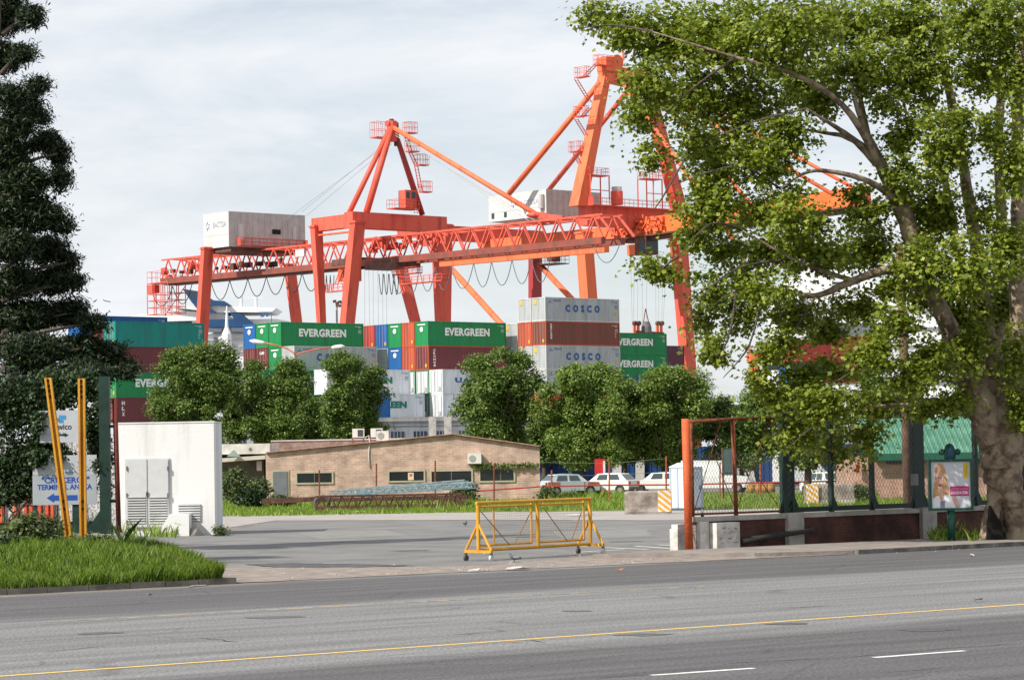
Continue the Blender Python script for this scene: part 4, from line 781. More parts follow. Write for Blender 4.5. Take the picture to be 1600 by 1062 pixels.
# blue wall
Zw = 216.0
bw = thing('blue_panel_wall', W(1050, 770, Zw), 'long blue sheet-metal wall with pale buttresses behind the parked cars', 'wall')
bm = M('blue_sheet', (.006,.04,.14), .6, scale=.8, col2=(.014,.06,.20))
xa = W(836, 740, Zw).x; xb = W(1345, 740, Zw).x; zz = W(1050, 698, Zw).z; m = MB(); x = xa
while x < xb: m.box(x, x+.33, Zw, Zw+.12, 0, zz); m.box(x+.33, x+.45, Zw+.05, Zw+.1, 0, zz); x += .45
m.build('sheeting', bm, bw)
pal = M('buttress_pale', (.42,.41,.38), .8, scale=2, col2=(.55,.54,.5))
for (a0, a1, b0, b1) in ((957,971,957,971),(993,1007,993,1007),(1118,1128,1128,1140),(1140,1156,1150,1182),(1160,1173,1172,1184)):
    m = MB(); m.prism([W(b0,768,Zw-.3), W(b1,768,Zw-.3), W(a1,712,Zw-.3), W(a0,712,Zw-.3)], (0,.25,0)); m.build('buttress', pal, bw)
# oval framed notice on tree (green lantern box)
q = W(1139, 718, 150); m = MB(); x0,x1,z0,z1 = rz(1129,1147,700,740,150); tb_ = thing('notice_case', (q.x,150,0), 'dark glass notice case on a stake behind the rusty fence bay', 'notice board'); m.box(x0,x1,150,150.15,z0,z1); m.build('case', M('case_green', (.03,.06,.05), .3), tb_); m=MB(); m.box(x0+.08,x1-.08,149.98,149.998,z0+.08,z1-.08); m.build('glass', M('case_glass', (.06,.1,.1), .15), tb_); m=MB(); m.tube([((x0+x1)/2-.3,150.2,0),((x0+x1)/2-.3,150.2,z1+.05)], .05, 6); m.build('stake', rust, tb_)
# ---- green-roofed brick house on the right
Zr = 140.0
gh = thing('green_roofed_building', W(1470, 780, Zr), 'brick building with green corrugated roof behind the green fence', 'building')
bk2 = brick_mat('orange_brick', (.36,.19,.14), (.48,.29,.22), (.4,.32,.27), scale=1.5, dirt=.7)
x0, x1, z0, z1 = rz(1337, 1700, 706, 790, Zr); m = MB(); m.box(x0, x1, Zr, Zr+9, 0, z1-.1); m.build('wall', bk2, gh)
m = MB(); a0 = W(1358, 706, Zr-.5); a1 = W(1366, 652, Zr+4.5); xr = x1+.5; zlo, zhi = z1-.05, W(1440, 652, Zr+4.5).z; x = a0.x; k = 0; vs = []; fs = []
npz = int((xr-x)/.15)
for i in range(npz+1):
    X_ = a0.x+i*.15; o = .03*(1 if i % 2 else -1); vs += [(X_, Zr-.5, zlo+o), (X_, Zr+4.5, zhi+o)]
fs = [(2*i, 2*i+2, 2*i+3, 2*i+1) for i in range(npz)]; m.add(vs, fs); m.build('roof', M('green_roof', (.045,.16,.10), .6, scale=1, col2=(.09,.24,.16)), gh)
m = MB(); m.box(a0.x, xr, Zr-.62, Zr-.5, zlo-.3, zlo+.05); m.build('gutter', M('gutter_green', (.01,.1,.06), .5), gh)
for u0, u1 in ((1384,1420),(1506,1545)):
    m = MB(); fbox(m, u0, u1, 711, 724.5, Zr, -.06, -.002); m.build('window', glass, gh)
m = MB(); q = W(1340, 738, Zr-.3); m.tube([q, q+UP*.5], .1, 10); m.build('fire_extinguisher', M('extinguisher_red', (.5,.02,.02), .4), gh, smooth=True)
# ---- street lamp
Zm = 222.0
q = W(463, 560, Zm); sl_ = thing('street_lamp', (q.x, Zm, 0), 'orange double-armed street lamp rising above the trees', 'street lamp')
om = M('lamp_orange', (.55,.12,.04), .6); m = MB(); top_ = W(462, 556, Zm); m.tube([(q.x,Zm,0), top_], [.14,.09], 10); m.build('pole', om, sl_)
for pts_ in (((462,556),(459,551),(448,544),(430,539),(413,535)), ((462,558),(465,553),(478,549),(497,545),(520,542.5))):
    m = MB(); m.tube([W(u,v,Zm) for u,v in pts_], .055, 8); m.build('arm', om, sl_, smooth=True)
for u0, v0, u1, v1 in ((415,536.5,390,532),(518,543,539,541)):
    a = W(u0,v0,Zm); b = W(u1,v1,Zm); m = MB(); m.tube([a, a.lerp(b,.2), a.lerp(b,.7), b], [.08,.17,.2,.06], 10); m.build('lamp_head', M('lamp_white', (.7,.7,.68), .4), sl_, smooth=True)
# ================================================================== CONTAINERS
Z0 = 1.34; CHT = 2.896; CL = 12.19; CW = 2.438; TT = 2.9
cmat = {}
def cm(nm, c): return M('container_'+nm, tuple(x*.78+.012 for x in c), .6, scale=1.6, col2=tuple(min(1, x*1.16) for x in c), bump=.25, bscale=1.2, streak=True, detail=9, lo=.3, hi=.58)
green = cm('green', (.008,.20,.06)); maroon = cm('maroon', (.14,.028,.032)); brown = cm('brown', (.17,.05,.032)); grey = cm('grey', (.34,.36,.36)); orange = cm('orange', (.42,.075,.03)); blue = cm('blue', (.01,.10,.30)); teal = cm('teal', (.006,.20,.17)); white = cm('white', (.58,.60,.61)); red = cm('red', (.40,.045,.03)); navy = cm('navy', (.015,.05,.16)); purple=cm('purple', (.10,.03,.05))
lgrey = cm('pale_grey', (.46,.47,.46)); black_gap = M('container_rubber', (.02,.02,.02), .8)
letter_w = M('letter_white', (.74,.74,.68), .6); letter_b = M('letter_blue', (.01,.08,.28), .6); letter_g = M('letter_green', (.0,.16,.1), .6); sticker = M('sticker_yellow', (.6,.4,.04), .6); door_rod = M('door_rod', (.45,.3,.27), .5)
CMESH = {}
def corr(mb, x0, x1, z0, z1, y, dep, pitch, axis):       # trapezoid corrugation; axis 'x' -> panel in xz plane facing -y ; 'y' -> in yz plane facing -x
    p = []; x = x0; k = 0; st = [(0,0),(.3,0),(.5,dep),(.8,dep)]
    while x < x1-.001:
        for f, dd in st:
            xx = x+pitch*f
            if xx < x1: p.append((xx, y+dd))
        x += pitch
    p.append((x1, y)); vs = []
    for a, d in p:
        for z in (z0, z1): vs.append((a, d, z) if axis == 'x' else (d, a, z))
    fs = [(2*i, 2*i+2, 2*i+3, 2*i+1) if axis == 'x' else (2*i, 2*i+1, 2*i+3, 2*i+2) for i in range(len(p)-1)]; mb.add(vs, fs)
def body_mesh(L_, H_=CHT):
    m = MB(); corr(m, .1, L_-.1, .14, H_-.1, .02, .045, .28, 'x'); corr(m, .1, CW-.1, .14, H_-.1, .02, .045, .24, 'y'); m.box(.07, L_-.02, .07, CW-.02, .12, H_-.03); return m
def frame_mesh(L_, H_=CHT):
    m = MB(); e = .12
    for x in (0, L_-e):
        for y in (0, CW-e): m.box(x, x+e, y, y+e, 0, H_)
    for y in (0, CW-.08): m.box(e, L_-e, y, y+.08, H_-.11, H_-.01); m.box(e, L_-e, y, y+.08, .02, .15)
    for x in (0, L_-.08): m.box(x, x+.08, e, CW-e, H_-.12, H_-.01); m.box(x, x+.08, e, CW-e, .02, .15)
    return m
def cached(key, fn, mat, name, parent):
    if key not in CMESH: o = fn().build(name, mat, parent, local=True); CMESH[key] = o.data; return o
    o = bpy.data.objects.new(name, CMESH[key]); COL.objects.link(o); o.parent = parent; MW[o.name] = MW[parent.name]; return o
def container(org, k, i, j, mat, label, side=None, end=None, frame=None, L_=CL, group='shipping containers stacked in the port', rot=TH, zoff=0, tc=letter_w):
    q = QV if rot == TH else Vector((math.cos(rot), math.sin(rot), 0)); e = EV if rot == TH else Vector((-math.sin(rot), math.cos(rot), 0))
    loc = Vector((org.x, org.y, 0))+q*(i*12.4)+e*(j*2.56)+UP*(Z0+TT*k+zoff); fm = frame or mat
    t = thing('shipping_container', loc, label, 'container', group, rot)
    cached(('b', mat.name, L_), lambda: body_mesh(L_), mat, 'body', t); cached(('f', fm.name, L_), lambda: frame_mesh(L_), fm, 'frame', t)
    if end == 'doors':
        def dm():
            m = MB()
            for y in (.45, .95, 1.5, 2.0): m.tube([(-.03, y, .12), (-.03, y, CHT-.1)], .022, 6)
            return m
        cached(('rods',), dm, door_rod, 'lock_rods', t); cached(('st',), lambda: MB().box(-.012, -.002, .3, .62, .35, .75), sticker, 'sticker', t)
    elif end == 'logo':
        def lm():
            m = MB(); m.tube([(-.012, 1.22, 1.95), (.01, 1.22, 1.95)], .3, 18); m.box(-.012, .0, .5, 1.95, 2.45, 2.58); return m
        cached(('logo',), lm, letter_w, 'round_logo', t)
    elif end == 'reefer':
        def rm_():
            m = MB()
            for y in (.3, .9, 1.5, 2.1): m.box(-.03, -.002, y-.03, y+.03, .2, 2.7)
            m.box(-.04, -.002, .5, .95, .4, .9); return m
        cached(('reef',), rm_, M('reefer_grey', (.4,.41,.42), .6), 'end_panel', t)
    elif end == 'yellow': cached(('st2',), lambda: MB().box(-.012, -.002, 1.6, 2.1, 2.1, 2.6), sticker, 'sticker', t)
    if side:
        s, x0, x1, z0, z1, sp = side
        if s == 'COSCO': tc = letter_b
        m = MB(); add_text(m, s, (x0*L_, -.012, z0), ((x1-x0)*L_, 0, 0), (0, 0, z1-z0), .05, sp); m.build('lettering', tc, t, local=True)
    if side or L_ == CL:
        def im():
            g = MB(); v = (('TCKU 418273 5', 2.48, 1.0), ('22G1', 2.33, .4), ('30480 KG', 2.0, .5), ('2250 KG', 1.85, .45), ('67.5 CM', 1.7, .45))
            for s_, z_, w_ in v: add_text(g, s_, (L_-1.35 if w_ == 1.0 else L_-.8, -.012, z_), (w_, 0, 0), (0, 0, .09), .03)
            return g
        lm_ = letter_b if mat in (grey, white) else letter_w; cached(('id', L_, lm_.name), im, lm_, 'lettering', t)
    if side and side[0] == 'COSCO':
        m = MB(); add_text(m, 'COSCO', (1.25, -.012, 2.38), (1.3,0,0), (0,0,.2), .03, 1.1); m.tube([(.8,-.012,2.45),(.8,.0,2.45)], .12, 3); m.box(.45,1.15,-.012,-.0,2.24,2.29); m.build('small_logo', letter_b, t, local=True)
        cached(('st3',), lambda: MB().box(L_-.7, L_-.42, -.012, -.002, .8, 1.3), sticker, 'sticker', t)
    elif side is None and L_ == CL and end in ('doors',): cached(('mk',), lambda: MB().box(CL-.85, CL-.6, -.012, -.002, 1.5, 1.56).box(CL-.85, CL-.7, -.012, -.002, 1.3, 1.35).box(CL-.85, CL-.62, -.012, -.002, 1.1, 1.14), letter_w, 'marking', t)
    return t
EVG = ('EVERGREEN', .215, .785, 1.2, 2.16, 1.08); CO = ('COSCO', .27, .73, 1.15, 2.05, 2.0)
def vtxt(t, s, x0, w_, z1, step, mat=letter_w, h=.4):
    m = MB()
    for k, c in enumerate(s): add_text(m, c, (x0, -.012, z1-k*step-h), (w_,0,0), (0,0,h), .05)
    m.build('vertical_lettering', mat, t, local=True)
Cb = W(853, 540, 322)
container(Cb, 6, 0, 0, grey, 'grey container with blue letters, topmost of the tallest stack', CO, 'yellow', lgrey)
container(Cb, 6, 0, 1, grey, 'pale grey container end at the very top left of the tallest stack', None, 'yellow', lgrey)
t = container(Cb, 5, 0, 0, brown, 'brown container between two grey lettered ones in the tallest stack', None, 'doors', orange); vtxt(t, 'Florens', .75, .28, 2.6, .27, letter_w, .2)
container(Cb, 5, 0, 1, orange, 'orange-red container end second from the top, left side of the tallest stack', None, 'doors')
container(Cb, 4, 0, 0, grey, 'lower grey container with large blue letters in the tallest stack, third from the top', CO, 'yellow', lgrey)
container(Cb, 4, 0, 1, grey, 'grey container end third from top at the left of the tallest stack', None, 'yellow', lgrey)
container(Cb, 5, 0, 2, grey, 'grey container squeezed between the green lettered box and the tallest stack', None, 'yellow', lgrey)
container(Cb, 4, 0, 2, grey, 'grey container below the squeezed one, behind the tree tip', None, None)
container(Cb, 3, 0, 0, grey, 'grey container mostly hidden by trees, fourth from the top of the tallest stack', CO, 'yellow', lgrey)
container(Cb, 3, 0, 1, lgrey, 'pale container end fourth from top, left side of the tallest stack')
container(Cb, 2, 0, 0, red, 'bright red container low in the tallest stack behind the trees', None, 'doors'); container(Cb, 2, 0, 1, red, 'red container end low in the tallest stack beside the tree crown', None, 'doors')
Mb = W(669, 540, 317)
container(Mb, 5, 0, 0, green, 'green container with white letters on top, directly left of the tallest stack', EVG, 'logo')
container(Mb, 5, 0, 1, orange, 'orange container end between two green ones on the top tier of the middle stack', None, 'doors')
container(Mb, 5, 0, 2, green, 'bright green container end with white round logo between the orange and blue ends', None, 'logo')
container(Mb, 5, 0, 3, blue, 'blue container end on the top tier between a red end and a green end', None, 'doors')
container(Mb, 5, 0, 4, red, 'red container end right beside the left green lettered container', None, 'doors')
t = container(Mb, 4, 0, 0, maroon, 'maroon container with white vertical letters under the middle green lettered one', None, 'doors', orange); vtxt(t, 'CRONOS', .75, .36, 2.5, .36, letter_w, .28)
container(Mb, 4, 0, 1, orange, 'orange container end on the second tier left of the maroon container', None, 'doors')
container(Mb, 4, 0, 2, blue, 'blue container end with round white logo on the second tier', None, 'logo')
container(Mb, 4, 0, 3, grey, 'grey container on the second tier behind the lettered grey one')
container(Mb, 3, 0, -1, white, 'white refrigerated container with blue frame and dark blue letters, third tier', ('UASC', .16, .52, 1.35, 1.95, 1.3), 'reefer', None, tc=letter_b)
container(Mb, 3, 0, 0, white, 'white refrigerated container end with green frame, right one of two on the third tier', None, 'reefer', green)
container(Mb, 3, 0, 1, white, 'white refrigerated container end with green frame, left one of two on the third tier', None, 'reefer', green)
container(Mb, 2, 0, -1, white, 'stained white refrigerated container with green letters on the lowest visible tier', ('EVERGREEN', .23, .78, 1.25, 2.0, 1.0), 'reefer', None, tc=letter_g)
container(Mb, 2, 0, 0, M('container_dark_grille', (.10,.13,.11), .7, amt=.3, scale=4), 'dark grimy container end with green frame on the lowest visible tier', None, 'reefer', green)
Lb_ = W(439, 540, 313)
container(Lb_, 5, 0, 0, green, 'green container with white letters on top, above the street lamp', EVG, 'logo')
container(Lb_, 5, 0, 1, green, 'green container end with round logo between the blue end and the left lettered container', None, 'logo')
container(Lb_, 5, 0, 2, blue, 'blue container end with white logo, leftmost on top by the ship', None, 'logo')
container(Lb_, 4, 0, -1, grey, 'grey container with blue letters behind the street lamp', CO, None, lgrey)
container(Lb_, 4, 0, 0, green, 'green container end with logo directly beneath the left green stack', None, 'logo')
t = container(Lb_, 4, 0, 1, maroon, 'maroon container end with white letters under the green ends by the ship', None, 'doors')
m = MB(); add_text(m, 'CAI', (-.012, 1.7, 2.1), (0,-.9,0), (0,0,.35), .05); m.build('lettering', letter_w, t, local=True)
container(Lb_, 4, 0, 2, maroon, 'plain maroon container end with orange sticker, leftmost on the second tier by the ship', None, 'doors')
Rb = Lb_ - QV*6.2 - EV*(2.56*1)
container(Rb, 3, 0, -1, green, 'green container with white letters behind the lamp post and tree, upper of two', EVG, 'logo', M('container_light_green',(.03,.3,.1),.5))
container(Rb, 2, 0, -1, green, 'green container with white letters behind the lamp post and tree, lower of two', EVG, 'logo')
Wb2 = W(533, 620, 305); Wb3 = W(511, 600, 307)
container(Wb2, 2, 0, 0, white, 'white container with green letters low behind the third tree', ('EVERGREEN', .2, .78, 1.25, 2.05, 1.0), None, tc=letter_g)
container(Wb3, 3, 0, 0, white, 'white container with green letters above the other white one behind the third tree', ('EVERGREEN', .2, .78, 1.25, 2.05, 1.0), None, tc=letter_g)
container(W(543, 636, 299), 2, 0, 0, blue, 'short blue container low behind the third tree', None, None, L_=6.06)
Ll = W(181, 590, 305)
container(Ll, 5, 0, 0, teal, 'teal container on top of the leftmost stack beside the dark conifer', None, 'doors')
container(Ll, 4, 0, 0, maroon, 'maroon container just below the teal one in the leftmost stack', None, 'doors')
t = container(Ll, 3, 0, 0, green, 'green container with white letters between two maroon ones in the leftmost stack', EVG, 'doors')
t = container(Ll, 2, 0, 0, maroon, 'maroon container with slanted white marks at the bottom of the leftmost stack', None, 'doors'); vtxt(t, 'HLX', .75, .4, 2.5, .62, letter_w, .45)
container(Ll, 5, 0, 3, blue, 'blue container peeking above the teal one in the leftmost stack', zoff=1.05)
container(Ll, 5, 0, 1, maroon, 'maroon container behind the teal one, dark edge only')
container(Ll, 4, 0, 3, blue, 'blue container under the other blue one, hidden behind the leftmost stack', zoff=1.0)
Rr = W(1042, 545, 362); Rq = Rr-QV*12.19
container(Rq, 5, 0, 0, green, 'green container with white letters to the right of the tallest stack, upper of two', EVG, 'logo')
container(Rq, 4, 0, 0, green, 'green container with white letters to the right of the tallest stack, lower of two', EVG, 'logo')
container(Rq, 3, 0, 0, blue, 'blue container under the two green ones right of the tallest stack')
container(Rq, 2, 0, 0, maroon, 'maroon container lowest under the green pair right of the tallest stack')
t = container(W(1069, 545, 392)-QV*12.19, 5, 0, 0, purple, 'dark purple container half hidden by the crane leg', zoff=-.5)
Fr = W(1097, 632, 380)
container(Fr, 1, 0, 0, maroon, 'low maroon container between the round tree and the trees at right', zoff=1.9); container(W(1150, 625, 380), 1, 0, 0, green, 'low green container roof above the small right tree', zoff=2.2); container(W(1186, 622, 380), 1, 0, 0, blue, 'small blue container under the orange yard crane', zoff=2.4, L_=6.06)
container(W(1205, 630, 380), 1, 0, 0, red, 'red container right of the small blue one', zoff=2.3, L_=6.06)
# port building carrying the visible tiers
pb_ = thing('port_building', W(560, 700, 300), 'long grey two-storey port building beneath the container stacks', 'building')
gw = M('port_grey', (.20,.22,.24), .8, scale=1.0, col2=(.3,.32,.34), streak=True, bump=.1); zt = Z0+2*TT-.06
fpts = [(Ll-QV*2-EV*3.5).xy, (W(560,690,292)).xy, (W(762,690,297)).xy, (W(800,690,305)).xy, (W(860,690,316)).xy, (Cb+QV*14-EV*.3).xy]
poly = [(p[0], p[1], 0) for p in fpts]+[(p[0]-2, p[1]+26, 0) for p in (fpts[-1], fpts[0])]
m = MB(); m.prism(poly, (0,0,zt)); m.build('wall', gw, pb_)
for i in range(len(fpts)-1):
    a = Vector((fpts[i][0], fpts[i][1], 0)); b = Vector((fpts[i+1][0], fpts[i+1][1], 0)); d = (b-a); L_ = d.length; d.normalize(); n = Vector((d.y, -d.x, 0)); x = 1.0
    m = MB(); m.obox(a+n*.02+UP*(zt-.45), d*L_, n*.12, UP*.35); m.obox(a+n*.02+UP*(zt-.9), d*L_, n*.05, UP*.08); m.build('beam', M('port_beam', (.27,.26,.25), .8, scale=2, col2=(.4,.38,.36), streak=True), pb_)
    while x < L_-2.2:
        m = MB(); m.obox(a+d*x+n*.01+UP*(zt-2.55), d*1.6, n*.04, UP*1.0); wv = m.build('window', M('port_window', (.03,.05,.08), .2), pb_); m = MB(); 
        for k in range(4): m.obox(a+d*(x+.4*k+.0)+n*.051+UP*(zt-2.55), d*.07, n*.03, UP*1.0)
        m.build('mullion', gw, wv); x += 2.6
for u in (676, 700, 450):
    q = W(u, 690, 291); m = MB(); m.box(q.x-.4, q.x+.4, q.y, q.y+.6, 0, zt-.02); m.build('pillar', conc, pb_)
# ================================================================== CRANES
cO = W(548, 500, 385); cO.z = 0
def PB(u, v, b): return plane(u, v, EV.cross(UP).normalized(), cO+QV*b)      # lane plane (constant b)
def PA(u, v, a): return plane(u, v, EV, cO+EV*a)                              # row plane (constant a)
def bval(p): return (p-cO).dot(QV)
def aval(p): return (p-cO).dot(EV)
def C(a, b, z): return cO+EV*a+QV*b+UP*z
co = M('crane_red', (.42,.055,.034), .6, scale=.9, col2=(.66,.105,.065), streak=True, lo=.3, hi=.5, bump=.2); cor = M('crane_orange', (.50,.09,.035), .6, scale=.9, col2=(.74,.155,.06), streak=True, lo=.3, hi=.5, bump=.2); cdk = M('crane_dark', (.07,.03,.025), .7, scale=1, col2=(.16,.07,.05)); blkc = M('cable_black', (.015,.015,.017), .6); mhm = M('machine_house_panel', (.40,.39,.37), .7, scale=.8, col2=(.5,.49,.47)); mhw = M('machine_house_white', (.46,.46,.45), .7, scale=.9, col2=(.58,.58,.56), streak=True); cgl = M('cabin_glass', (.02,.05,.06), .15); ropem = M('steel_rope', (.25,.26,.28), .5)
def leg(par, pt, pb, wa0, wb0, wa1, wb1, mat=co, ground=True):
    if ground and pb.z > Z0: d = (pb-pt); s = (Z0-pt.z)/d.z; pe = pt+d*s; f = (pb-pt).length/(pe-pt).length; wa1 = wa0+(wa1-wa0)/f; wb1 = wb0+(wb1-wb0)/f; pb = pe
    m = MB(); vs = []
    for p, a, b in ((pb, wa1, wb1), (pt, wa0, wb0)):
        for i, j in ((-1,-1),(1,-1),(1,1),(-1,1)): vs.append(p+QV*(i*b/2)+EV*(j*a/2))
    m.add(vs, [(0,3,2,1),(4,5,6,7),(0,1,5,4),(1,2,6,5),(2,3,7,6),(3,0,4,7)])
    m.obox(pt-QV*(wb0/2+.15)-EV*(wa0/2+.15)-UP*.35, QV*(wb0+.3), EV*(wa0+.3), UP*.25)
    return m.build('leg', mat, par)
def truss(par, mid, u0, u1, va, vb, wdt, h, mat, name='lattice_girder', pitch=3.6):
    p = PB(u0, va, mid); q = PB(u1, vb, mid); a0, a1 = aval(p), aval(q); z0 = z1 = None; zA, zB = p.z, q.z
    m = MB(); n = max(2, int(abs(a1-a0)/pitch)); r = .13
    def pt(f, s, up): return C(a0+(a1-a0)*f, mid+s*wdt/2, zA+(zB-zA)*f+up)
    for s in (-1, 1):
        m.beam(pt(0,s,h), pt(1,s,h), r*2, r*2)
        for i in range(n):
            f0, fm, f1 = i/n, (i+.5)/n, (i+1)/n
            m.beam(pt(f0,s,0), pt(fm,s,h), r*1.3, r*1.3); m.beam(pt(fm,s,h), pt(f1,s,0), r*1.3, r*1.3)
    for i in range(n): m.beam(pt((i+.5)/n,-1,h), pt((i+.5)/n,1,h), r, r); m.beam(pt((i+.5)/n,-1,h), pt(min(1,(i+1.5)/n),1,h), r*.8, r*.8)
    m.build(name, mat, par)
    return (a0, a1, zA, zB)
def rail_platform(m, c, dx, dy, lx, ly, h=1.1, posts=3):
    m.obox(c-UP*.15, dx*lx, dy*ly, UP*.15)
    cs = [c, c+dx*lx, c+dx*lx+dy*ly, c+dy*ly]
    for i in range(4):
        a, b = cs[i], cs[(i+1) % 4]; m.beam(a+UP*h, b+UP*h, .06, .06); m.beam(a+UP*h*.5, b+UP*h*.5, .05, .05)
        for k in range(posts): m.beam(a.lerp(b, k/posts), a.lerp(b, k/posts)+UP*h, .06, .06)
def ladder(m, a, b, n=10, w_=.6):
    side = QV*w_/2
    m.beam(a-side, b-side, .08, .12); m.beam(a+side, b+side, .08, .12)
    for k in range(n): c = a.lerp(b, (k+.5)/n); m.beam(c-side, c+side, .06, .06)
def festoon(m, pts, dep, r=.07):
    for a, b in zip(pts[:-1], pts[1:]):
        k = 9; L_ = (b-a).length; q = [a.lerp(b, i/k)-UP*(dep*(1-(2*i/k-1)**2)) for i in range(k+1)]; m.tube(q, r, 5, cap=False)
def house(par, base, lq, le, h, name='machine_house'):
    m = MB(); m.obox(base, QV*lq, EV*le, UP*h); o = m.build(name, mhm, par); m = MB(); m.obox(base-QV*.02-EV*.02+UP*(h+.002), QV*(lq+.04), EV*(le+.04), UP*.12); m.build('roof_edge', mhw, o)
    m = MB(); m.obox(base-QV*.03+UP*.02, QV*.025, EV*le, UP*(h-.04)); m.build('end_wall', mhw, o)
    m = MB(); n_ = int(lq/1.1)
    for k in range(1, n_): m.obox(base-EV*.05+QV*(lq*k/n_)+UP*.02, QV*.07, EV*.048, UP*(h-.05))
    m.build('wall_rib', mhm, o)
    m = MB(); m.obox(base-QV*.06+EV*.1+UP*h*.36, QV*.02, EV*(le-.2), UP*.06); m.build('seam', mhm, o)
    return o
# --- crane A
Wq = bval(PA(690, 490, 0)); mid = Wq/2
gA0 = C(0, 0, 0)
A_ = thing('gantry_crane', C(0, 0, Z0), 'red gantry crane at the left with long truss boom and pointed mast', 'crane')
leg(A_, PB(318+6, 386, 0), PB(314, 540, 0), .95, 1.75, 1.1, 1.7); leg(A_, PB(452, 412, Wq), PB(463, 500, Wq), .9, 1.7, .9, 1.6)
leg(A_, PB(494, 352, 0), PB(502, 500, 0), 1.1, 1.5, .9, 1.1)
leg(A_, PB(559, 345, 0), PB(543, 500, 0), 1.3, 1.9, 1.4, 1.7); leg(A_, PA(690, 350, 0), PA(692, 500, 0), 1.5, 3.0, 1.5, 1.9)
leg(A_, PB(622, 400, Wq), PB(648, 500, Wq), 1.0, 1.8, .9, 1.5)
pz = PA(552, 344, 0); zB_ = pz.z; bL = bval(pz)
m = MB(); m.obox(C(-1.0, bL-.9, zB_-1.15), QV*(Wq-bL+1.4), EV*2.0, UP*2.3); m.build('portal_beam', co, A_)
a490 = aval(PB(490, 350, 0)); m = MB(); m.obox(C(1.003, bL-.85, zB_-1.05), EV*(a490-.6), QV*1.4, UP*1.95); m.build('portal_beam', co, A_)
m = MB(); m.obox(C(1.003, Wq-1.0, zB_-1.05), EV*(a490-.6), QV*1.4, UP*1.95); m.build('portal_beam', co, A_)
m = MB(); m.tube([PB(487,369,0), PB(548,362,0)], .17, 8); m.tube([PB(487,369,0)+UP*1.2+QV*.5, PB(548,362,0)+UP*1.2+QV*.5], .05, 6); m.build('tie_tube', cor, A_)
apex = PB(612, 200, mid); aA = aval(apex)
m = MB(); m.tube([C(aA-.3, mid-.5, apex.z), PB(545, 334, 1.0)], .4, 10); m.build('mast_strut', co, A_, smooth=True)
m = MB(); m.tube([C(aA-.3, mid-.3, apex.z), PA(573, 331, 0)], .5, 10); m.build('mast_strut', co, A_, smooth=True)
m = MB(); q = PA(660, 336, 0); m.tube([C(aA, mid+.3, apex.z+.2), C(aA, mid+.3, apex.z+.2).lerp(q, .6), q], [.36,.44,.42], 10); m.build('mast_strut', M('crane_dark_red', (.36,.045,.035), .5), A_, smooth=True)
m = MB(); m.tube([apex-UP*2.0, apex+UP*1.0], .75, 10); m.tube([apex-QV*.9+UP*.6, apex+QV*.9+UP*.6], .45, 12); m.build('mast_head', co, A_)
m = MB(); m.tube([apex+UP*.3, apex+UP*1.3], .35, 8); m.tube([C(aA, mid+.9, apex.z-2.6), C(aA, mid+.8, apex.z+.8)], .4, 8); m.build('sheave', cdk, A_)
m = MB(); rail_platform(m, C(aA, mid-.6, apex.z-1.4)+QV*-2.2, QV, EV, 2.4, 1.6, 2.2); m.build('mast_platform', co, A_)
stay = PB(840, 336, mid-.4); m = MB(); m.tube([apex+UP*.2, stay], .36, 10); m.build('boom_stay', cor, A_, smooth=True)
m = MB(); m.sphere(stay, (1.6,.6,.45), 10, 6); q = PB(800,350,mid); m.beam(stay+UP*-.1, PB(880,341,mid), .5, .7); m.build('stay_anchor', co, A_)
m = MB()
for k, (u, v) in enumerate(((808,340),(826,345),(838,346))): m.tube([apex-UP*.4*k, PB(u, v, mid)], .045, 4)
for k, (u, v) in enumerate(((472,331),(445,345),(478,338))): m.tube([apex-UP*1.5-UP*.4*k, PB(u, v, mid)], .03, 4)
m.build('stay_rope', M('rope_pale', (.35,.36,.38), .5), A_)
# ladder with landings on the right mast leg
for u, v in ((637,208),(640,237),(655,258),(660,300)): m = MB(); rail_platform(m, PA(u, v, -1)-QV*.9, QV, -EV, 1.8, 1.2, 1.5); m.build('mast_landing', co, A_)
for (u0,v0),(u1,v1) in (((634,212),(642,238)),((641,238),(650,258)),((650,258),(658,300)),((646,300),(650,334))): m = MB(); ladder(m, PA(u0,v0,-1), PA(u1,v1,-1), 9); m.build('mast_ladder', co, A_)
# small mast cabin
cb_ = PA(623, 331, -.6); m = MB(); m.obox(cb_+UP*.5, QV*2.1, -EV*1.6, UP*2.6); k_ = m.build('upper_cabin', co, A_); m = MB()
m.obox(cb_+QV*.2-EV*1.62+UP*1.9, QV*.6, -EV*.02, UP*.9); m.obox(cb_+QV*1.2-EV*1.62+UP*1.9, QV*.7, -EV*.02, UP*.95); m.build('window', cgl, k_)
m = MB(); rail_platform(m, cb_-QV*2.2+UP*.4, QV, -EV, 4.5, 1.9, 1.2); m.build('upper_walkway', co, A_)
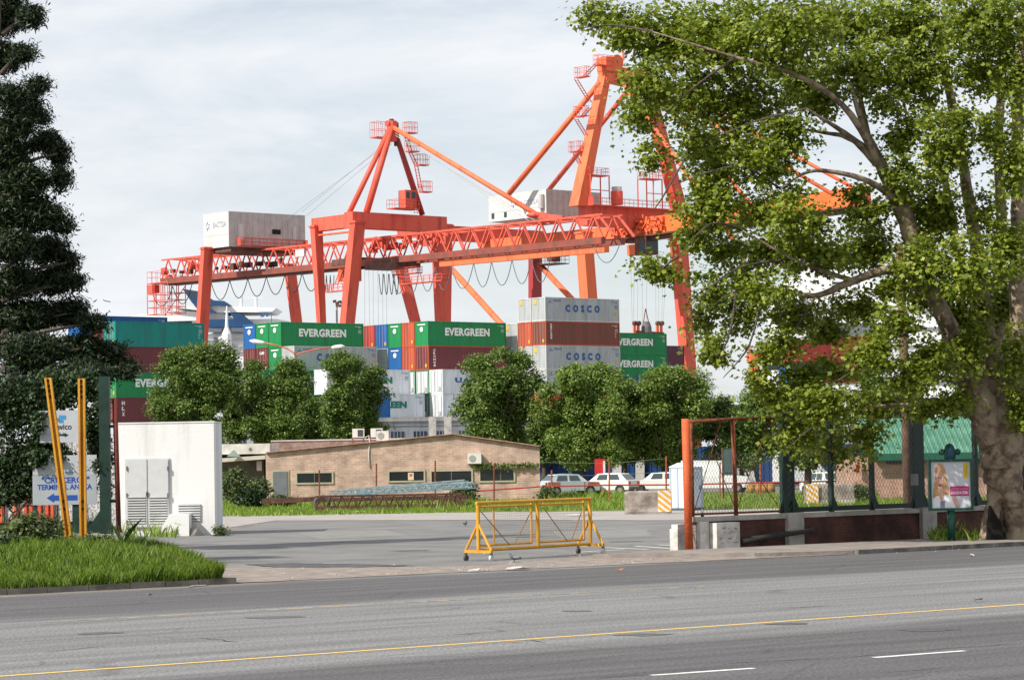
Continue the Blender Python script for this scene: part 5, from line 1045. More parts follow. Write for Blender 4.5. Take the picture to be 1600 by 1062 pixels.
# machine house A
mb0 = PB(358, 385, .6); aM = aval(mb0); leA = aval(PB(319, 381, .6))-aM; lqA = bval(PA(477, 376, aM))-.6
mhA = house(A_, mb0, lqA, leA, PB(358,331,.6).z-mb0.z)
hA = PB(358,331,.6).z-mb0.z
m = MB(); add_text(m, 'BACTSSA', C(aM+leA*.62, .6-.035, mb0.z+hA*.58), -EV*leA*.52, UP*hA*.17, .02); m.build('lettering', M('sign_grey_text', (.2,.22,.26), .6), mhA)
m = MB(); cc = C(aM+leA*.84, .6-.04, mb0.z+hA*.66)
for k in range(6): a = k*1.047; m.beam(cc+EV*.25*math.cos(a)+UP*.32*math.sin(a), cc+EV*.62*math.cos(a+.7)+UP*.72*math.sin(a+.7), .03, .16, QV)
m.build('logo', M('logo_blue', (.03,.17,.5), .5), mhA)
m = MB()
for f, w_, z_, h_ in ((.115,.07,.22,.45),(.83,.05,.28,.4)): m = MB(); m.obox(C(aM-.09, .6+lqA*f, mb0.z+hA*z_), QV*lqA*w_, EV*.03, UP*hA*h_); m.build('side_door', mhw, mhA); m = MB(); m.obox(C(aM-.09, .6+lqA*.56, mb0.z+hA*.42), QV*lqA*.11, EV*.025, UP*hA*.14); m.build('vent_slot', M('vent_black',(.03,.03,.03),.7), mhA)
m = MB(); rail_platform(m, C(aM-1.0, .6+lqA*.1, mb0.z+.3), QV, EV, lqA*.88, .95, 1.1, 9); m.build('house_walkway', co, A_)
m = MB(); m.obox(C(aM+.1, 1.0, mb0.z-.7), QV*(lqA-1), EV*(leA-.2), UP*.65); m.build('house_base', cdk, A_)
# girder A
h_t = 3.0
a0, a1, zA, zB2 = truss(A_, mid, 268, 958, 436, 371, 3.6, h_t, co)
zg_ = (zA+zB2)/2
def gz(a): return zA+(zB2-zA)*(a-a0)/(a1-a0)
m = MB()
for s in (-1, 1): m.beam(C(a0, mid+s*1.8, zA-.45), C(a1, mid+s*1.8, zB2-.45), .7, .9, UP)
m.build('rail_beam', M('crane_brown_red', (.30,.06,.04), .6, scale=.6, col2=(.14,.06,.045)), A_)
m = MB(); pA = PB(690, 396, mid-1.2); aP = aval(pA); m.beam(C(aP, mid-1.2, gz(aP)-1.55), C(a1, mid-1.2, zB2-1.55), .9, .9, UP); m.build('lower_girder', cor, A_)
m = MB(); m.beam(C(a0, mid, zA-.8), C(aval(PB(560,400,mid)), mid, gz(0)-.8), 2.4, .5, UP); m.build('girder_floor', cdk, A_)
m = MB(); pe = C(a1, mid-1.8, zB2+h_t); m.beam(C(a1+.8, mid-1.8, zB2+h_t), C(a1-2.2, mid-1.8, zB2), .25, .25); m.beam(C(a1+.8, mid+1.8, zB2+h_t), C(a1-2.2, mid+1.8, zB2), .25, .25); m.build('girder_end_brace', co, A_)
# boom tip machinery and cage
m = MB()
for k in range(14): q = PB(272+k*13+random.uniform(-3,3), 431-k*1.2+random.uniform(-6,0), mid+random.uniform(-1.4,1.4)); m = MB(); m.obox(q, QV*random.uniform(.4,1.3), EV*random.uniform(.4,1.4), UP*random.uniform(.3,1.1)); m.build('winch_gear', cdk, A_)
m = MB()
for u, v, s in ((262,436,1.0),(255,425,.8),(297,415,1.1),(310,418,.9)): q = PB(u, v, mid-1.6); m = MB(); m.tube([q, q+QV*.8], s*.55, 12); m.obox(q-EV*.3-UP*.4, QV*.6, EV*1.0, UP*1.1); m.build('sheave_block', co, A_)
m = MB(); b0 = mid-2.2
cg0 = PB(262, 444, b0); cg1 = PB(230, 447, b0); aa, ab = aval(cg0), aval(cg1); zt_ = cg0.z-.2; zb_ = PB(262, 489, b0).z
rail_platform(m, C(aa, b0, zt_+.7), EV, QV, ab-aa, 3.4, 1.8, 4)
for i in range(4):
    for j in range(3): q = C(aa+(ab-aa)*i/3, b0+3.4*j/2, zb_); m.beam(q, q+UP*(zt_-zb_+.6), .13, .13)
for k in range(4):
    z = zb_+(zt_-zb_)*k/4
    for j in (0, 3.4): m.beam(C(aa, b0+j, z), C(ab, b0+j, z), .12, .12)
    for i in (aa, ab): m.beam(C(i, b0, z), C(i, b0+3.4, z), .12, .12)
m.beam(C(aa, b0, zb_), C(ab, b0, zt_), .1, .1); m.beam(C(ab, b0+3.4, zb_), C(aa, b0+3.4, zt_), .1, .1); m.obox(C(ab-1.5, b0, zt_-1.0), EV*1.6, QV*1.4, UP*1.4); m.build('tip_cage', M('cage_red', (.66,.1,.07), .5), A_)
# festoon A
m = MB(); us = [252,291,-1,331,363,392,420,449,478,507]; seg = []
pts_ = [PB(u, 447-(u-252)*.1, mid-2.0) for u in (255,291)]; festoon(m, [PB(236,452,mid-2),PB(270,447,mid-2),PB(300,444,mid-2)], 3.0); m.build('festoon_cable', blkc, A_, smooth=True); m = MB()
festoon(m, [PB(u, 441-(u-331)*.105, mid-2.0) for u in (330,359,387,416,445,472,500)], 2.9); m.build('festoon_cable', blkc, A_, smooth=True)
m = MB(); festoon(m, [PB(u, 424-(u-600)*.09, mid-2.0) for u in (612,634,655,680,705,740,768,800,830,860)], 3.4, .06); m.build('festoon_cable', M('cable_grey_blue', (.10,.13,.16), .6), A_, smooth=True); m = MB(); festoon(m, [PB(u, 386-(u-930)*.09, mid-2.0) for u in (928,968)], 2.2, .06); m.build('festoon_cable', M('cable_grey_blue', (.10,.13,.16), .6), A_, smooth=True)
m = MB(); 
for u in (592,600,608,616): festoon(m, [PB(u, 428, mid-2), PB(u+7, 428, mid-2)], 3.0, .06)
for u in (504,510,516): festoon(m, [PB(u, 430, mid-1), PB(u+6, 430, mid-1)], 2.6, .06)
m.build('bunched_cable', blkc, A_)
# trolley and operator cabin A
q = PB(545, 449, mid-1.8); tA = aval(q); m = MB(); m.obox(q+UP*1.0, EV*2.6, QV*2.4, UP*2.1); oc = m.build('operator_cabin', cor, A_); m = MB(); m.obox(q+EV*.3-QV*.03+UP*1.5, EV*1.0, QV*.02, UP*1.1); m.obox(q+QV*.3-EV*.03+UP*1.5, QV*1.7, EV*.02, UP*1.2); m.build('window', cgl, oc)
m = MB(); m.obox(PB(560,408,mid-2.2)+UP*-.3, EV*6.5, QV*4.4, UP*.9); m.obox(PB(620,408,mid-2.2)+UP*-.8, EV*7.5, QV*4.4, UP*1.2); m.build('trolley', cdk, A_)
m = MB(); ladder(m, PB(525,445,mid-2.2), PB(534,420,mid-2.2), 8); m.build('cabin_stair', co, A_); m = MB(); rail_platform(m, PB(543,452,mid-2.4), EV, QV, 6.0, 1.0, 1.0, 5); m.build('trolley_walkway', co, A_); m = MB(); rail_platform(m, PB(690,437,mid-2.4), EV, QV, 9.5, 1.2, .9, 7); m.build('trolley_walkway', co, A_); m = MB(); rail_platform(m, PB(650,425,mid-1.4), EV, QV, 5.5, 1.2, .8, 5); m.build('trolley_walkway', co, A_)
m = MB()
for u in (570,576,583,590,597,604): m.tube([PB(u, 410, mid+random.uniform(-1,1)), PB(u+random.uniform(-1,2), 520, mid)], .022, 3)
m.build('hoist_rope', ropem, A_)
m = MB(); random.seed(4)
for k in range(60): u = random.uniform(575, 700); v = 388-(u-575)*.12+random.uniform(-5, 8); q = PB(u, v, mid+random.uniform(-1.5,1.5)); m = MB(); m.obox(q, QV*random.uniform(.15,.9), EV*random.uniform(.15,.9), UP*random.uniform(.3,1.2)); m.build('girder_machinery', co, A_)
m = MB(); q = PB(475,400,mid-2); m.obox(q, EV*2.2, QV*.4, UP*1.1); m.obox(PB(500,402,mid-2), EV*1.6, QV*.4, UP*1.6); m.build('white_cabinet', mhw, A_)
# --- crane B
bB = bval(PA(919, 460, 0)); WB = bval(PA(1076, 560, 0))-bB; mB = bB+WB/2
B_ = thing('gantry_crane', C(0, bB, Z0), 'taller orange-red gantry crane at the right with a broad A-frame mast beside the plane tree', 'crane')
leg(B_, PB(912, 362, bB), PB(919.5, 465, bB), 1.9, 1.9, 1.9, 2.0, cor); leg(B_, PA(1060, 372, 0), PA(1077, 598, 0), 1.9, 2.2, 1.9, 1.7)
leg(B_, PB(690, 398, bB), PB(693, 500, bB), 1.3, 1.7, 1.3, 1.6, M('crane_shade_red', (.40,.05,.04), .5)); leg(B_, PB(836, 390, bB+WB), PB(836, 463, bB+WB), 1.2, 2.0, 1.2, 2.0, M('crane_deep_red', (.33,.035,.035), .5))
zP = PA(905, 336, 0).z; m = MB(); m.obox(C(-1.1, bB-.9, zP-1.6), QV*(WB+1.8), EV*2.0, UP*3.1); m.build('portal_beam', co, B_)
a1B = aval(PB(692, 500, bB)); m = MB(); m.obox(C(a1B-.8, bB-.8, zP-1.3), QV*(WB+1.6), EV*1.6, UP*2.4); m.build('portal_beam', co, B_)
for b_ in (bB+.25, bB+WB-.2):
    m = MB(); m.tube([C(a1B, b_, zP-4.5), C(0, b_, Z0+6)], .5, 12); m.build('diagonal_brace', cor, B_, smooth=True)
# mast
tl, tr_ = PA(946, 112, 0), PA(1010, 128, 0)
leg(B_, tl, PA(903, 322, 0), 1.7, 1.3, 2.1, 1.9, cor, ground=False); leg(B_, tr_, PA(1061, 328, 0), 1.7, 1.4, 2.0, 1.9, co, ground=False)
m = MB(); m.beam(tl-QV*.6-UP*.2, tr_+QV*.6-UP*.2, 2.0, 2.6, UP); m.obox(tl-QV*.8-EV*1.1, QV*2.2, EV*2.2, UP*2.2); q = PA(960, 100, 0); m.tube([q-EV*.8+UP*.2, q+EV*.8+UP*.2], 1.2, 12); m.build('mast_head', cor, B_)
m = MB(); q = PA(974,95,0); m.tube([q, PA(973,55,0)], .18, 6); m.build('mast_pole', cor, B_)
for (u0,v0,b_,u1,v1,r_) in ((938,128,bB,795,303,.46),(992,128,bB+WB,855,300,.42)):
    a = PA(u0, v0, 0); e_ = PB(u1, v1, b_); m = MB(); m.tube([a, a.lerp(e_,.5), e_], r_, 10); m.build('back_stay', cor if b_ == bB else co, B_, smooth=True)
topA = PA(975, 130, -1)
for k, (u0,v0,u1,v1,r_) in enumerate(((965,118,1165,402,.34),(1012,130,1195,345,.32),(975,110,1300,303,.3),(1005,112,1345,300,.28))):
    a = PA(u0, v0, -1.0); e_ = PB(u1, v1, mB+(-.9 if k % 2 == 0 else .9)); m = MB(); m.tube([a, e_], r_, 8); m.build('boom_stay', cor, B_, smooth=True)
# box boom
m = MB(); p = PB(985, 358, mB-1.1); q = PB(1345, 306, mB-1.1); hB = 2.9
m.beam(Vector((p.x,p.y,p.z))+QV*1.1, Vector((q.x,q.y,q.z))+QV*1.1, 2.2, hB, UP); p_ = PB(985,358,mB); q_ = PB(1345,306,mB)
m.build('box_boom', M('boom_orange', (.68,.13,.03), .5, scale=.4, col2=(.8,.18,.045)), B_)
zb0 = p_.z; m = MB(); aq = aval(q_); ap = aval(p_)
m.beam(C(ap+.5, mB-1.2, zb0-hB/2-.1), C(aq, mB-1.2, q_.z-hB/2-.1), .5, .25, UP); m.beam(C(ap+.5, mB, zb0-hB/2-.5), C(aq, mB, q_.z-hB/2-.5), 1.6, .6, UP); m.build('boom_rail', cdk, B_)
m = MB(); m.beam(C(a1B+2, mB, zb0-.6), C(ap, mB, zb0-.6), 2.2, 2.6, UP); m.build('back_girder', cor, B_)
m = MB(); random.seed(8)
for k in range(90): u = random.uniform(955, 1035); v = 362-(u-955)*.1+random.uniform(-26+abs(u-985)*.25, 8); q = PB(u, v, mB-1.2+random.uniform(-1,.0)); m.obox(q, QV*random.uniform(.15,.7), EV*random.uniform(.15,.8), UP*random.uniform(.15,.8))
for k in range(5): ladder(m, PB(975+k*9, 365-k, mB-1.5), PB(985+k*9, 350-k, mB-1.5), 6)
m.build('hinge_gear', cor, B_)
# trolley cabin B
m = MB(); q = PB(1010, 397, mB-1.4); m.obox(q, EV*2.6, QV*2.6, UP*2.7); oc = m.build('operator_cabin', cdk, B_); m = MB(); m.obox(q+QV*.2-EV*.04+UP*.6, QV*2.2, EV*.03, UP*1.5); m.obox(q+EV*.3-QV*.04+UP*.5, EV*1.2, QV*.03, UP*1.6); m.build('window', cgl, oc); m = MB(); m.obox(q+EV*2.6+UP*.1, EV*1.8, QV*2.2, UP*1.6); m.build('cabin_rear', cor, B_)
m = MB()
sp0 = PB(1012, 519, mB); 
for u, u2 in ((985,988),(991,990),(997,996),(1003,1004),(1011,1010),(1024,1025),(1030,1029),(1036,1034),(1042,1036)): m.tube([PB(u, 392, mB+(.8 if u > 1015 else -.8)), PB(u2, 508, mB)], .022, 3)
m.build('hoist_rope', ropem, B_)
sb = PB(1014, 517, mB); m = MB(); pa = PA(992, 518, aval(sb)); pb2 = PA(1036, 521, aval(sb)); m.beam(pa, pb2, .6, .35); m.build('spreader_beam', rust, B_)
for u in (992, 998, 1028, 1034):
    q = PA(u, 508, aval(sb)); m = MB(); m.tube([q-EV*.25+UP*.3, q+EV*.25+UP*.3], .36, 12); m.build('sheave', cdk, B_); m = MB(); m.obox(q-QV*.2-UP*1.4, QV*.4, EV*.3, UP*1.5); m.build('sheave_bracket', cor, B_)
q = PA(1010, 514, aval(sb)); m = MB(); m.tube([q-UP*.6, q+UP*.3, q+UP*1.1, q+UP*1.2], [.85,.8,.55,.3], 14); m.build('cable_basket', M('basket_grey', (.12,.12,.12), .7), B_); m = MB(); m.beam(q-QV*.6+UP*1.1, q-QV*.1+UP*3.2, .1, .1); m.beam(q+QV*.5+UP*1.1, q-QV*.1+UP*3.2, .1, .1); m.build('basket_hanger', rust, B_)
# machine house B
hb = PB(854, 337, bB+3); aH = aval(hb); leB = aval(PB(764, 345, bB+3))-aH; hH = PB(854, 296.5, bB+3).z-hb.z
mhB = house(B_, hb, 12.0, leB, hH)
m = MB(); add_text(m, 'BACTSSA', C(aH+leB*.5, bB+3-.035, hb.z+hH*.5), -EV*leB*.38, UP*hH*.2, .02); m.build('lettering', M('sign_grey_text2', (.25,.3,.4), .6), mhB)
m = MB(); cc = C(aH+leB*.56, bB+3-.04, hb.z+hH*.62)
for k in range(6): a = k*1.047; m.beam(cc+EV*.3*math.cos(a)+UP*.3*math.sin(a), cc+EV*.85*math.cos(a+.7)+UP*.75*math.sin(a+.7), .03, .2, QV)
m.build('logo', M('logo_blue', (.03,.17,.5), .5), mhB)
m = MB(); 
for f in (.9,.68): m.obox(C(aH+leB*f, bB+3-.05, hb.z+hH*.12), EV*.7, QV*.02, UP*.9)
m.build('window', cgl, mhB); m = MB(); c_ = C(aH+.9, bB+3-.3, hb.z+hH*.3); m.tube([c_, c_+UP*2.2], .55, 12); m.build('exhaust_box', mhm, mhB)
m = MB(); rail_platform(m, C(-2.4, bB-.8, zP+1.55), QV, EV, WB+1.6, 1.1, 1.1, 12); m.build('portal_walkway', co, B_)
pfs = ((PA(922,272,-1.5), 4.0, 2.0), (PA(1010,278,-1.5), 3.4, 2.0))
for c_, lx, ly in pfs:
    m = MB(); rail_platform(m, c_, QV, EV, lx, ly, 1.1, 5)
    for i in (0, lx):
        for j in (0, ly): q = c_+QV*i+EV*j; m.beam(q, Vector((q.x,q.y,zP+1.5)), .2, .2)
    m.beam(c_-UP*2.4, c_+QV*lx-UP*2.4, .12, .12)
    m.build('service_tower', co, B_)
q = PA(964, 318, -1.2); m = MB(); m.tube([q-UP*.2, q+UP*1.9], .95, 14); m.build('winch_drum', co, B_); m = MB(); m.tube([q+UP*1.9, q+UP*2.6], .8, 14); m.build('drum_cover', mhw, B_)
for (u,v,s) in ((897,121,2.4),(896,182,2.2),(888,237,2.0),(935,100,3.0)): m = MB(); rail_platform(m, PB(u,v,bB-1.2) if u < 930 else PA(u,v,-1.2), EV*-1 if u < 930 else QV, QV if u < 930 else EV, s, 1.2, 1.5, 3); m.build('mast_landing', co, B_)
for (u0,v0),(u1,v1) in (((900,124),(922,160)),((900,186),(916,212)),((898,240),(906,256)),((912,121),(934,98)),((908,184),(922,168))): m = MB(); ladder(m, PA(u0,v0,-1), PA(u1,v1,-1), 9, .7); m.build('mast_stair', co, B_)
m = MB()
rail_platform(m, PB(866,410,bB+WB-1.5), EV, QV, 5, 3.4, 1.2, 4); m.obox(PB(862,408,bB+WB), EV*1.2, QV*2, UP*2.4); m.build('leg_platform', cdk, B_)
# --- yard crane at right
Zy = 392; yc = thing('yard_crane', W(1178, 620, Zy), 'small orange yard crane frame standing beyond the trees left of the plane tree', 'crane')
def yx(u, v, dz=0): return W(u, v, Zy+dz)
for u, dz in ((1177.5, 0), (1252, 10)):
    a = yx(u, 556, dz); m = MB(); m.beam(Vector((a.x, a.y, Z0)), a, 1.0, .9); m.build('leg', cor, yc)
m = MB(); m.beam(yx(1172,560), yx(1262,563,10), 1.3, 1.4); m.build('top_beam', cor, yc); m = MB(); rail_platform(m, yx(1172,553), Vector((1,0,0)), Vector((0,1,0)), 8, 2, 1.1, 6); m.obox(yx(1185,555), (1.6,0,0), (0,1,0), (0,0,1.2)); m.build('walkway', co, yc)
m = MB(); m.obox(yx(1198,578), (2.6,0,0), (0,2,0), (0,0,1.6)); m.build('trolley', M('trolley_navy', (.02,.03,.06), .6), yc)
container(W(1243,560,350), 5, 0, 0, red, 'red container with white stripe glimpsed through the plane tree leaves', zoff=-1.6); container(W(1290,560,356), 5, 0, 0, red, 'red container behind leaves at the top of the far right stack', zoff=-.9); container(W(1238,590,350), 4, 0, 0, blue, 'blue container glimpsed through the plane tree leaves', zoff=-1.7, L_=6.06); container(W(1275,590,356), 4, 0, 0, red, 'red container next to the blue one behind the leaves', zoff=-1.3)
container(W(1296,525,380), 6, 0, 0, grey, 'dark grey container on top behind the plane tree leaves', zoff=-.9)
# ================================================================== SHIPS
shw = M('ship_white', (.72,.73,.74), .5, amt=.04, scale=.3); shb = M('ship_blue', (.015,.06,.15), .4, amt=.15, scale=.3); shd = M('ship_window', (.12,.15,.19), .3); shs = M('ship_shade_grey', (.55,.57,.6), .6, amt=.05)
Zc = 520.0
def spoly(m, pts, Z, dep): m.prism([W(u, v, Z) for u, v in pts], (0, dep, 0)); return m
cs1 = thing('cruise_ship', W(350, 600, Zc), 'white cruise ship upper decks with blue raked funnel fins behind the crane legs', 'ship')
m = MB(); spoly(m, [(232,620),(232,512),(300,506),(300,500),(430,498),(470,505),(480,620)], Zc, 30); m.build('hull', shw, cs1)
m = MB(); spoly(m, [(205,492),(275,486),(345,487),(368,499),(215,503)], Zc-1, 20); m.build('bridge_wing', shw, cs1)
m = MB(); spoly(m, [(262,479),(300,476),(318,487),(340,488),(432,487),(432,480),(350,478),(328,477),(338,487)][:1]+[(325,477),(432,481),(424,487.5),(337,488)], Zc-2, 14); m.build('upper_deck', shw, cs1)
m = MB(); spoly(m, [(285,451),(310,455),(335,470),(338,487),(322,487),(300,473)], Zc-1.5, 5); m.build('funnel_fin', M('ship_dark_slate', (.03,.05,.08), .5), cs1)
m = MB(); spoly(m, [(296,467),(350,470),(360,477),(322,477),(338,488),(312,488)], Zc-3, 8); m.build('funnel', shb, cs1)
m = MB(); spoly(m, [(322,511),(322,499),(366,498.5),(358,488),(376,490),(394,504),(396,511)], Zc-2.5, 6); m.build('funnel_base', shb, cs1)
m = MB(); spoly(m, [(322,513),(322,518.5),(346,518.5),(346,513)], Zc-3, 2); spoly(m, [(362,512),(362,518),(380,518),(380,512)], Zc-3, 2); spoly(m, [(333,528),(341,528),(341,539),(333,539)], Zc-.5, .4); m.build('window_band', shd, cs1)
m = MB(); a = W(354, 545, Zc-6); b = W(354.5, 478, Zc-6); m.tube([a, a.lerp(b,.35), a.lerp(b,.5), b], [1.0,.9,.35,.12], 10); m.obox(W(350,488,Zc-6), (1.1,0,0), (0,.3,0), (0,0,.2)); m.build('mast', shw, cs1)
m = MB(); 
for q in (377, 400): m.tube([W(q,482,Zc), W(q,464,Zc)], .3, 6)
m.beam(W(382,465.5,Zc), W(412,465,Zc), .3, .5); m.beam(W(352,529,Zc-4), W(343,533,Zc-4), .6, 1.6); m.build('antenna', shs, cs1)
for k in range(4):
    m = MB(); spoly(m, [(300,521+k*9),(300,522.3+k*9),(380,522.3+k*9),(380,521+k*9)], Zc-.6, .5); m.build('deck_line', shs, cs1)
fl = thing('flag', W(425, 495, Zc-3), 'small blue flag on the cruise ship halyard behind the containers', 'flag'); m = MB(); spoly(m, [(406,495),(413,488.5),(416,488.5),(412,495)], Zc-3, .05); spoly(m, [(415,494.5),(419,487),(419.5,494.5)], Zc-3, .05); m.build('cloth', M('flag_blue', (.02,.08,.3), .7), fl); m = MB(); m.tube([W(424,487,Zc-3), W(424,510,Zc-3)], .08, 5); m.beam(W(404,487.5,Zc-3), W(424,487,Zc-3), .06, .06); m.build('halyard', shd, fl)
cs2 = thing('cargo_ship', W(1350, 640, 470), 'large white ship superstructure seen through the plane tree leaves', 'ship'); Zq = 470
m = MB(); spoly(m, [(1212,590),(1225,540),(1228,440),(1250,425),(1300,432),(1300,470),(1310,445),(1500,455),(1500,640),(1212,640)], Zq, 30); m.build('superstructure', shw, cs2)
m = MB(); spoly(m, [(1260,440),(1268,410),(1290,405),(1330,410),(1330,440)], Zq+3, 8); spoly(m, [(1345,450),(1350,402),(1362,402),(1366,450)], Zq+2, 5); spoly(m, [(1200,470),(1200,464),(1260,462),(1260,470)], Zq-2, 6); m.build('funnel', shw, cs2)
m = MB()
for k in range(5): spoly(m, [(1228,480+k*28),(1228,482+k*28),(1500,484+k*28),(1500,482+k*28)], Zq-.5, .45)
spoly(m, [(1352,548),(1500,548),(1500,600),(1352,600)], Zq-.2, .15); m.build('deck_line', shs, cs2)
m = MB()
for k in range(9):
    for r_ in range(3): u = 1235+k*29; v = 512+r_*28; spoly(m, [(u,v),(u+3,v),(u+3,v+5),(u,v+5)], Zq-.15, .1)
m.build('porthole', shd, cs2)
# aeroplane, floodlights
pq = W(168, 471, 1500); ap_ = thing('aeroplane', pq, 'tiny aeroplane flying low in the sky left of the cranes', 'aeroplane'); am = M('plane_grey', (.05,.07,.1), .5)
m = MB(); m.tube([pq+Vector((-2.2,0,.35)), pq+Vector((-1.4,0,.4)), pq+Vector((1.2,0,-.1)), pq+Vector((2,0,-.25))], [.08,.24,.26,.05], 8); m.build('fuselage', am, ap_); m = MB(); m.prism([pq+Vector((-.4,0,.1)), pq+Vector((.5,0,0)), pq+Vector((.2,2.5,.4)), pq+Vector((-.1,2.5,.4))], (0,0,.06)); m.prism([pq+Vector((-.4,0,.1)), pq+Vector((.5,0,0)), pq+Vector((-.4,-2.5,.3)), pq+Vector((-.8,-2.5,.3))], (0,0,.06)); m.build('wing', am, ap_); m = MB(); m.prism([pq+Vector((-2.2,0,.4)), pq+Vector((-1.5,0,.45)), pq+Vector((-2.1,0,1.3)), pq+Vector((-2.4,0,1.3))], (0,.06,0)); m.build('tail_fin', am, ap_)
fm = thing('floodlight_mast', W(526, 600, 430), 'distant mast with a cluster of dark floodlights seen between the crane legs', 'floodlight'); m = MB(); q = W(526, 474, 430); m.tube([Vector((q.x,q.y,Z0)), q], .16, 6); m.build('mast', M('mast_grey',(.3,.32,.34),.5), fm)
for u, v in ((520,473),(524,476),(528,474),(532,475),(525,480),(530,480)): q = W(u,v,429.5); m = MB(); m.obox(q, (.55,0,.1), (0,.3,0), (0,0,.4)); m.build('floodlight', cdk, fm)
# raised quay apron under containers and cranes, water beyond
mb = MB(); mb.add([(-700,285,1.30),(700,285,1.30),(700,900,1.30),(-700,900,1.30),(-700,285,0),(700,285,0)], [(0,1,2,3),(4,5,1,0)]); tag(mb.build('quay', M('quay_concrete', (.2,.19,.18), .9, scale=.1, col2=(.28,.27,.26))), kind='structure')
# ================================================================== TREES
bark_pl = M('plane_bark', (.12,.082,.055), .9, scale=2.6, col2=(.31,.245,.17), bump=1.0, bscale=7, detail=9, lo=.42, hi=.58); bark_dk = M('dark_bark', (.05,.04,.03), .95, scale=3, col2=(.12,.09,.07), bump=.8)
lf_plane = leaf_mat('plane_leaf', (.09,.145,.010), (.29,.345,.035), (.46,.46,.11), trans=.42); lf_mid = leaf_mat('street_tree_leaf', (.06,.115,.02), (.17,.25,.045), (.28,.33,.10), trans=.3); lf_bright = leaf_mat('bright_tree_leaf', (.075,.14,.02), (.21,.30,.05), (.33,.38,.12), trans=.3); lf_con = leaf_mat('conifer_leaf', (.005,.012,.004), (.02,.042,.008), (.08,.10,.018), trans=.15); lf_ivy = leaf_mat('ivy_leaf', (.008,.02,.006), (.03,.065,.013), (.06,.1,.02), trans=.2)
def limb(m, pts, rad, n=10, seed=0, amp=.03, sub=5):
    rr = random.Random(seed); P_ = [Vector(p) for p in pts]; out = []; ro = []
    for i in range(len(P_)-1):
        p0 = P_[max(i-1,0)]; p1 = P_[i]; p2 = P_[i+1]; p3 = P_[min(i+2,len(P_)-1)]
        for k in range(sub):
            t = k/sub; q = .5*((2*p1)+(p2-p0)*t+(2*p0-5*p1+4*p2-p3)*t*t+(3*p1-p0-3*p2+p3)*t**3); r = rad[i]+(rad[i+1]-rad[i])*t
            out.append(q+Vector((rr.uniform(-1,1),rr.uniform(-1,1),rr.uniform(-.3,.3)))*amp*r*3); ro.append(r*(1+rr.uniform(-.07,.07)))
    out.append(P_[-1]); ro.append(rad[-1]); m.tube(out, ro, n)
# ---- big plane tree
tb0 = G(1568, 848); Zt = tb0.y; sp_ = FPX/Zt
pt_ = thing('plane_tree', tb0, 'huge plane tree with mottled hollow trunk and branches overhanging the whole right side', 'tree')
def T(u, v, dz=0): return W(u, v, Zt+dz)
m = MB()
def r_(px): return px/2/sp_*(.80 if px > 30 else 1)
# hollow base: two root legs meeting above the hollow
limb(m, [T(1542,850,-.2)-UP*.15, T(1548,815,-.1), T(1553,785,0), T(1560,745,0), T(1563,715,0)], [r_(42),r_(34),r_(33),r_(46),r_(60)], 14, 1, .04)
limb(m, [T(1588,850,-.1)-UP*.15, T(1586,815,0), T(1582,785,0), T(1573,745,0), T(1567,715,0)], [r_(50),r_(42),r_(44),r_(56),r_(66)], 14, 2, .04)
limb(m, [T(1565,760,.1), T(1565,720,.1), T(1566,690,.1), T(1562,660,0), T(1575,620,.3), T(1578,560,.6)], [r_(64),r_(84),r_(92),r_(86),r_(48),r_(36)], 18, 3, .03)
limb(m, [T(1566,849,.45)-UP*.1, T(1566,800,.45), T(1566,750,.3)], [r_(60),r_(58),r_(60)], 12, 31, .02)
limb(m, [T(1556,690,-.1), T(1535,640,-.3), T(1515,590,-.5), T(1498,555,-.6), T(1478,500,-.8), T(1452,445,-.9), T(1430,385,-1), T(1412,335,-1.1), T(1375,255,-1.2), T(1350,200,-1.3), T(1328,130,-1.3)], [r_(66),r_(62),r_(54),r_(40),r_(34),r_(33),r_(30),r_(28),r_(18),r_(11),r_(5)], 12, 4)
limb(m, [T(1378,262,-1.2), T(1362,235,-1), T(1350,185,-.6), T(1340,120,-.2)], [r_(16),r_(13),r_(10),r_(5)], 8, 5)
limb(m, [T(1374,258,-1.2), T(1338,222,-1.6), T(1305,198,-2), T(1260,170,-2.5)], [r_(15),r_(11),r_(7),r_(3)], 8, 6)
limb(m, [T(1366,240,-1.2), T(1325,215,-.6), T(1290,208,0), T(1240,200,.5)], [r_(12),r_(9),r_(6),r_(3)], 7, 61)
limb(m, [T(1472,485,-.8), T(1445,455,-1.2), T(1420,428,-1.4), T(1385,422,-1.6), T(1330,440,-2), T(1275,462,-2.2), T(1225,455,-2.2), T(1190,462,-2.2)], [r_(26),r_(22),r_(18),r_(14),r_(12),r_(9),r_(6),r_(3)], 9, 7)
limb(m, [T(1340,440,-2), T(1290,425,-2.4), T(1240,405,-2.8), T(1160,360,-3)], [r_(9),r_(7),r_(5),r_(2)], 7, 8)
limb(m, [T(1420,330,-1.1), T(1370,290,-1.8), T(1320,272,-2.2), T(1265,268,-2.6), T(1220,295,-3)], [r_(14),r_(10),r_(8),r_(5),r_(2)], 8, 9)
limb(m, [T(1395,300,-1.1), T(1330,180,-2), T(1250,120,-2.6), T(1150,90,-3), T(1020,50,-3)], [r_(14),r_(10),r_(8),r_(5),r_(2)], 8, 10)
limb(m, [T(1570,680,.2), T(1553,600,.6), T(1545,540,.8), T(1535,440,1.0), T(1517,330,1.2), T(1500,230,1.2), T(1480,125,1.3), T(1462,20,1.4)], [r_(42),r_(34),r_(26),r_(24),r_(20),r_(17),r_(14),r_(8)], 10, 11)
limb(m, [T(1590,680,0), T(1594,560,0), T(1590,450,0), T(1592,330,0), T(1590,200,.2), T(1597,60,.2), T(1600,-40,.2)], [r_(46),r_(36),r_(28),r_(24),r_(18),r_(13),r_(8)], 10, 12)
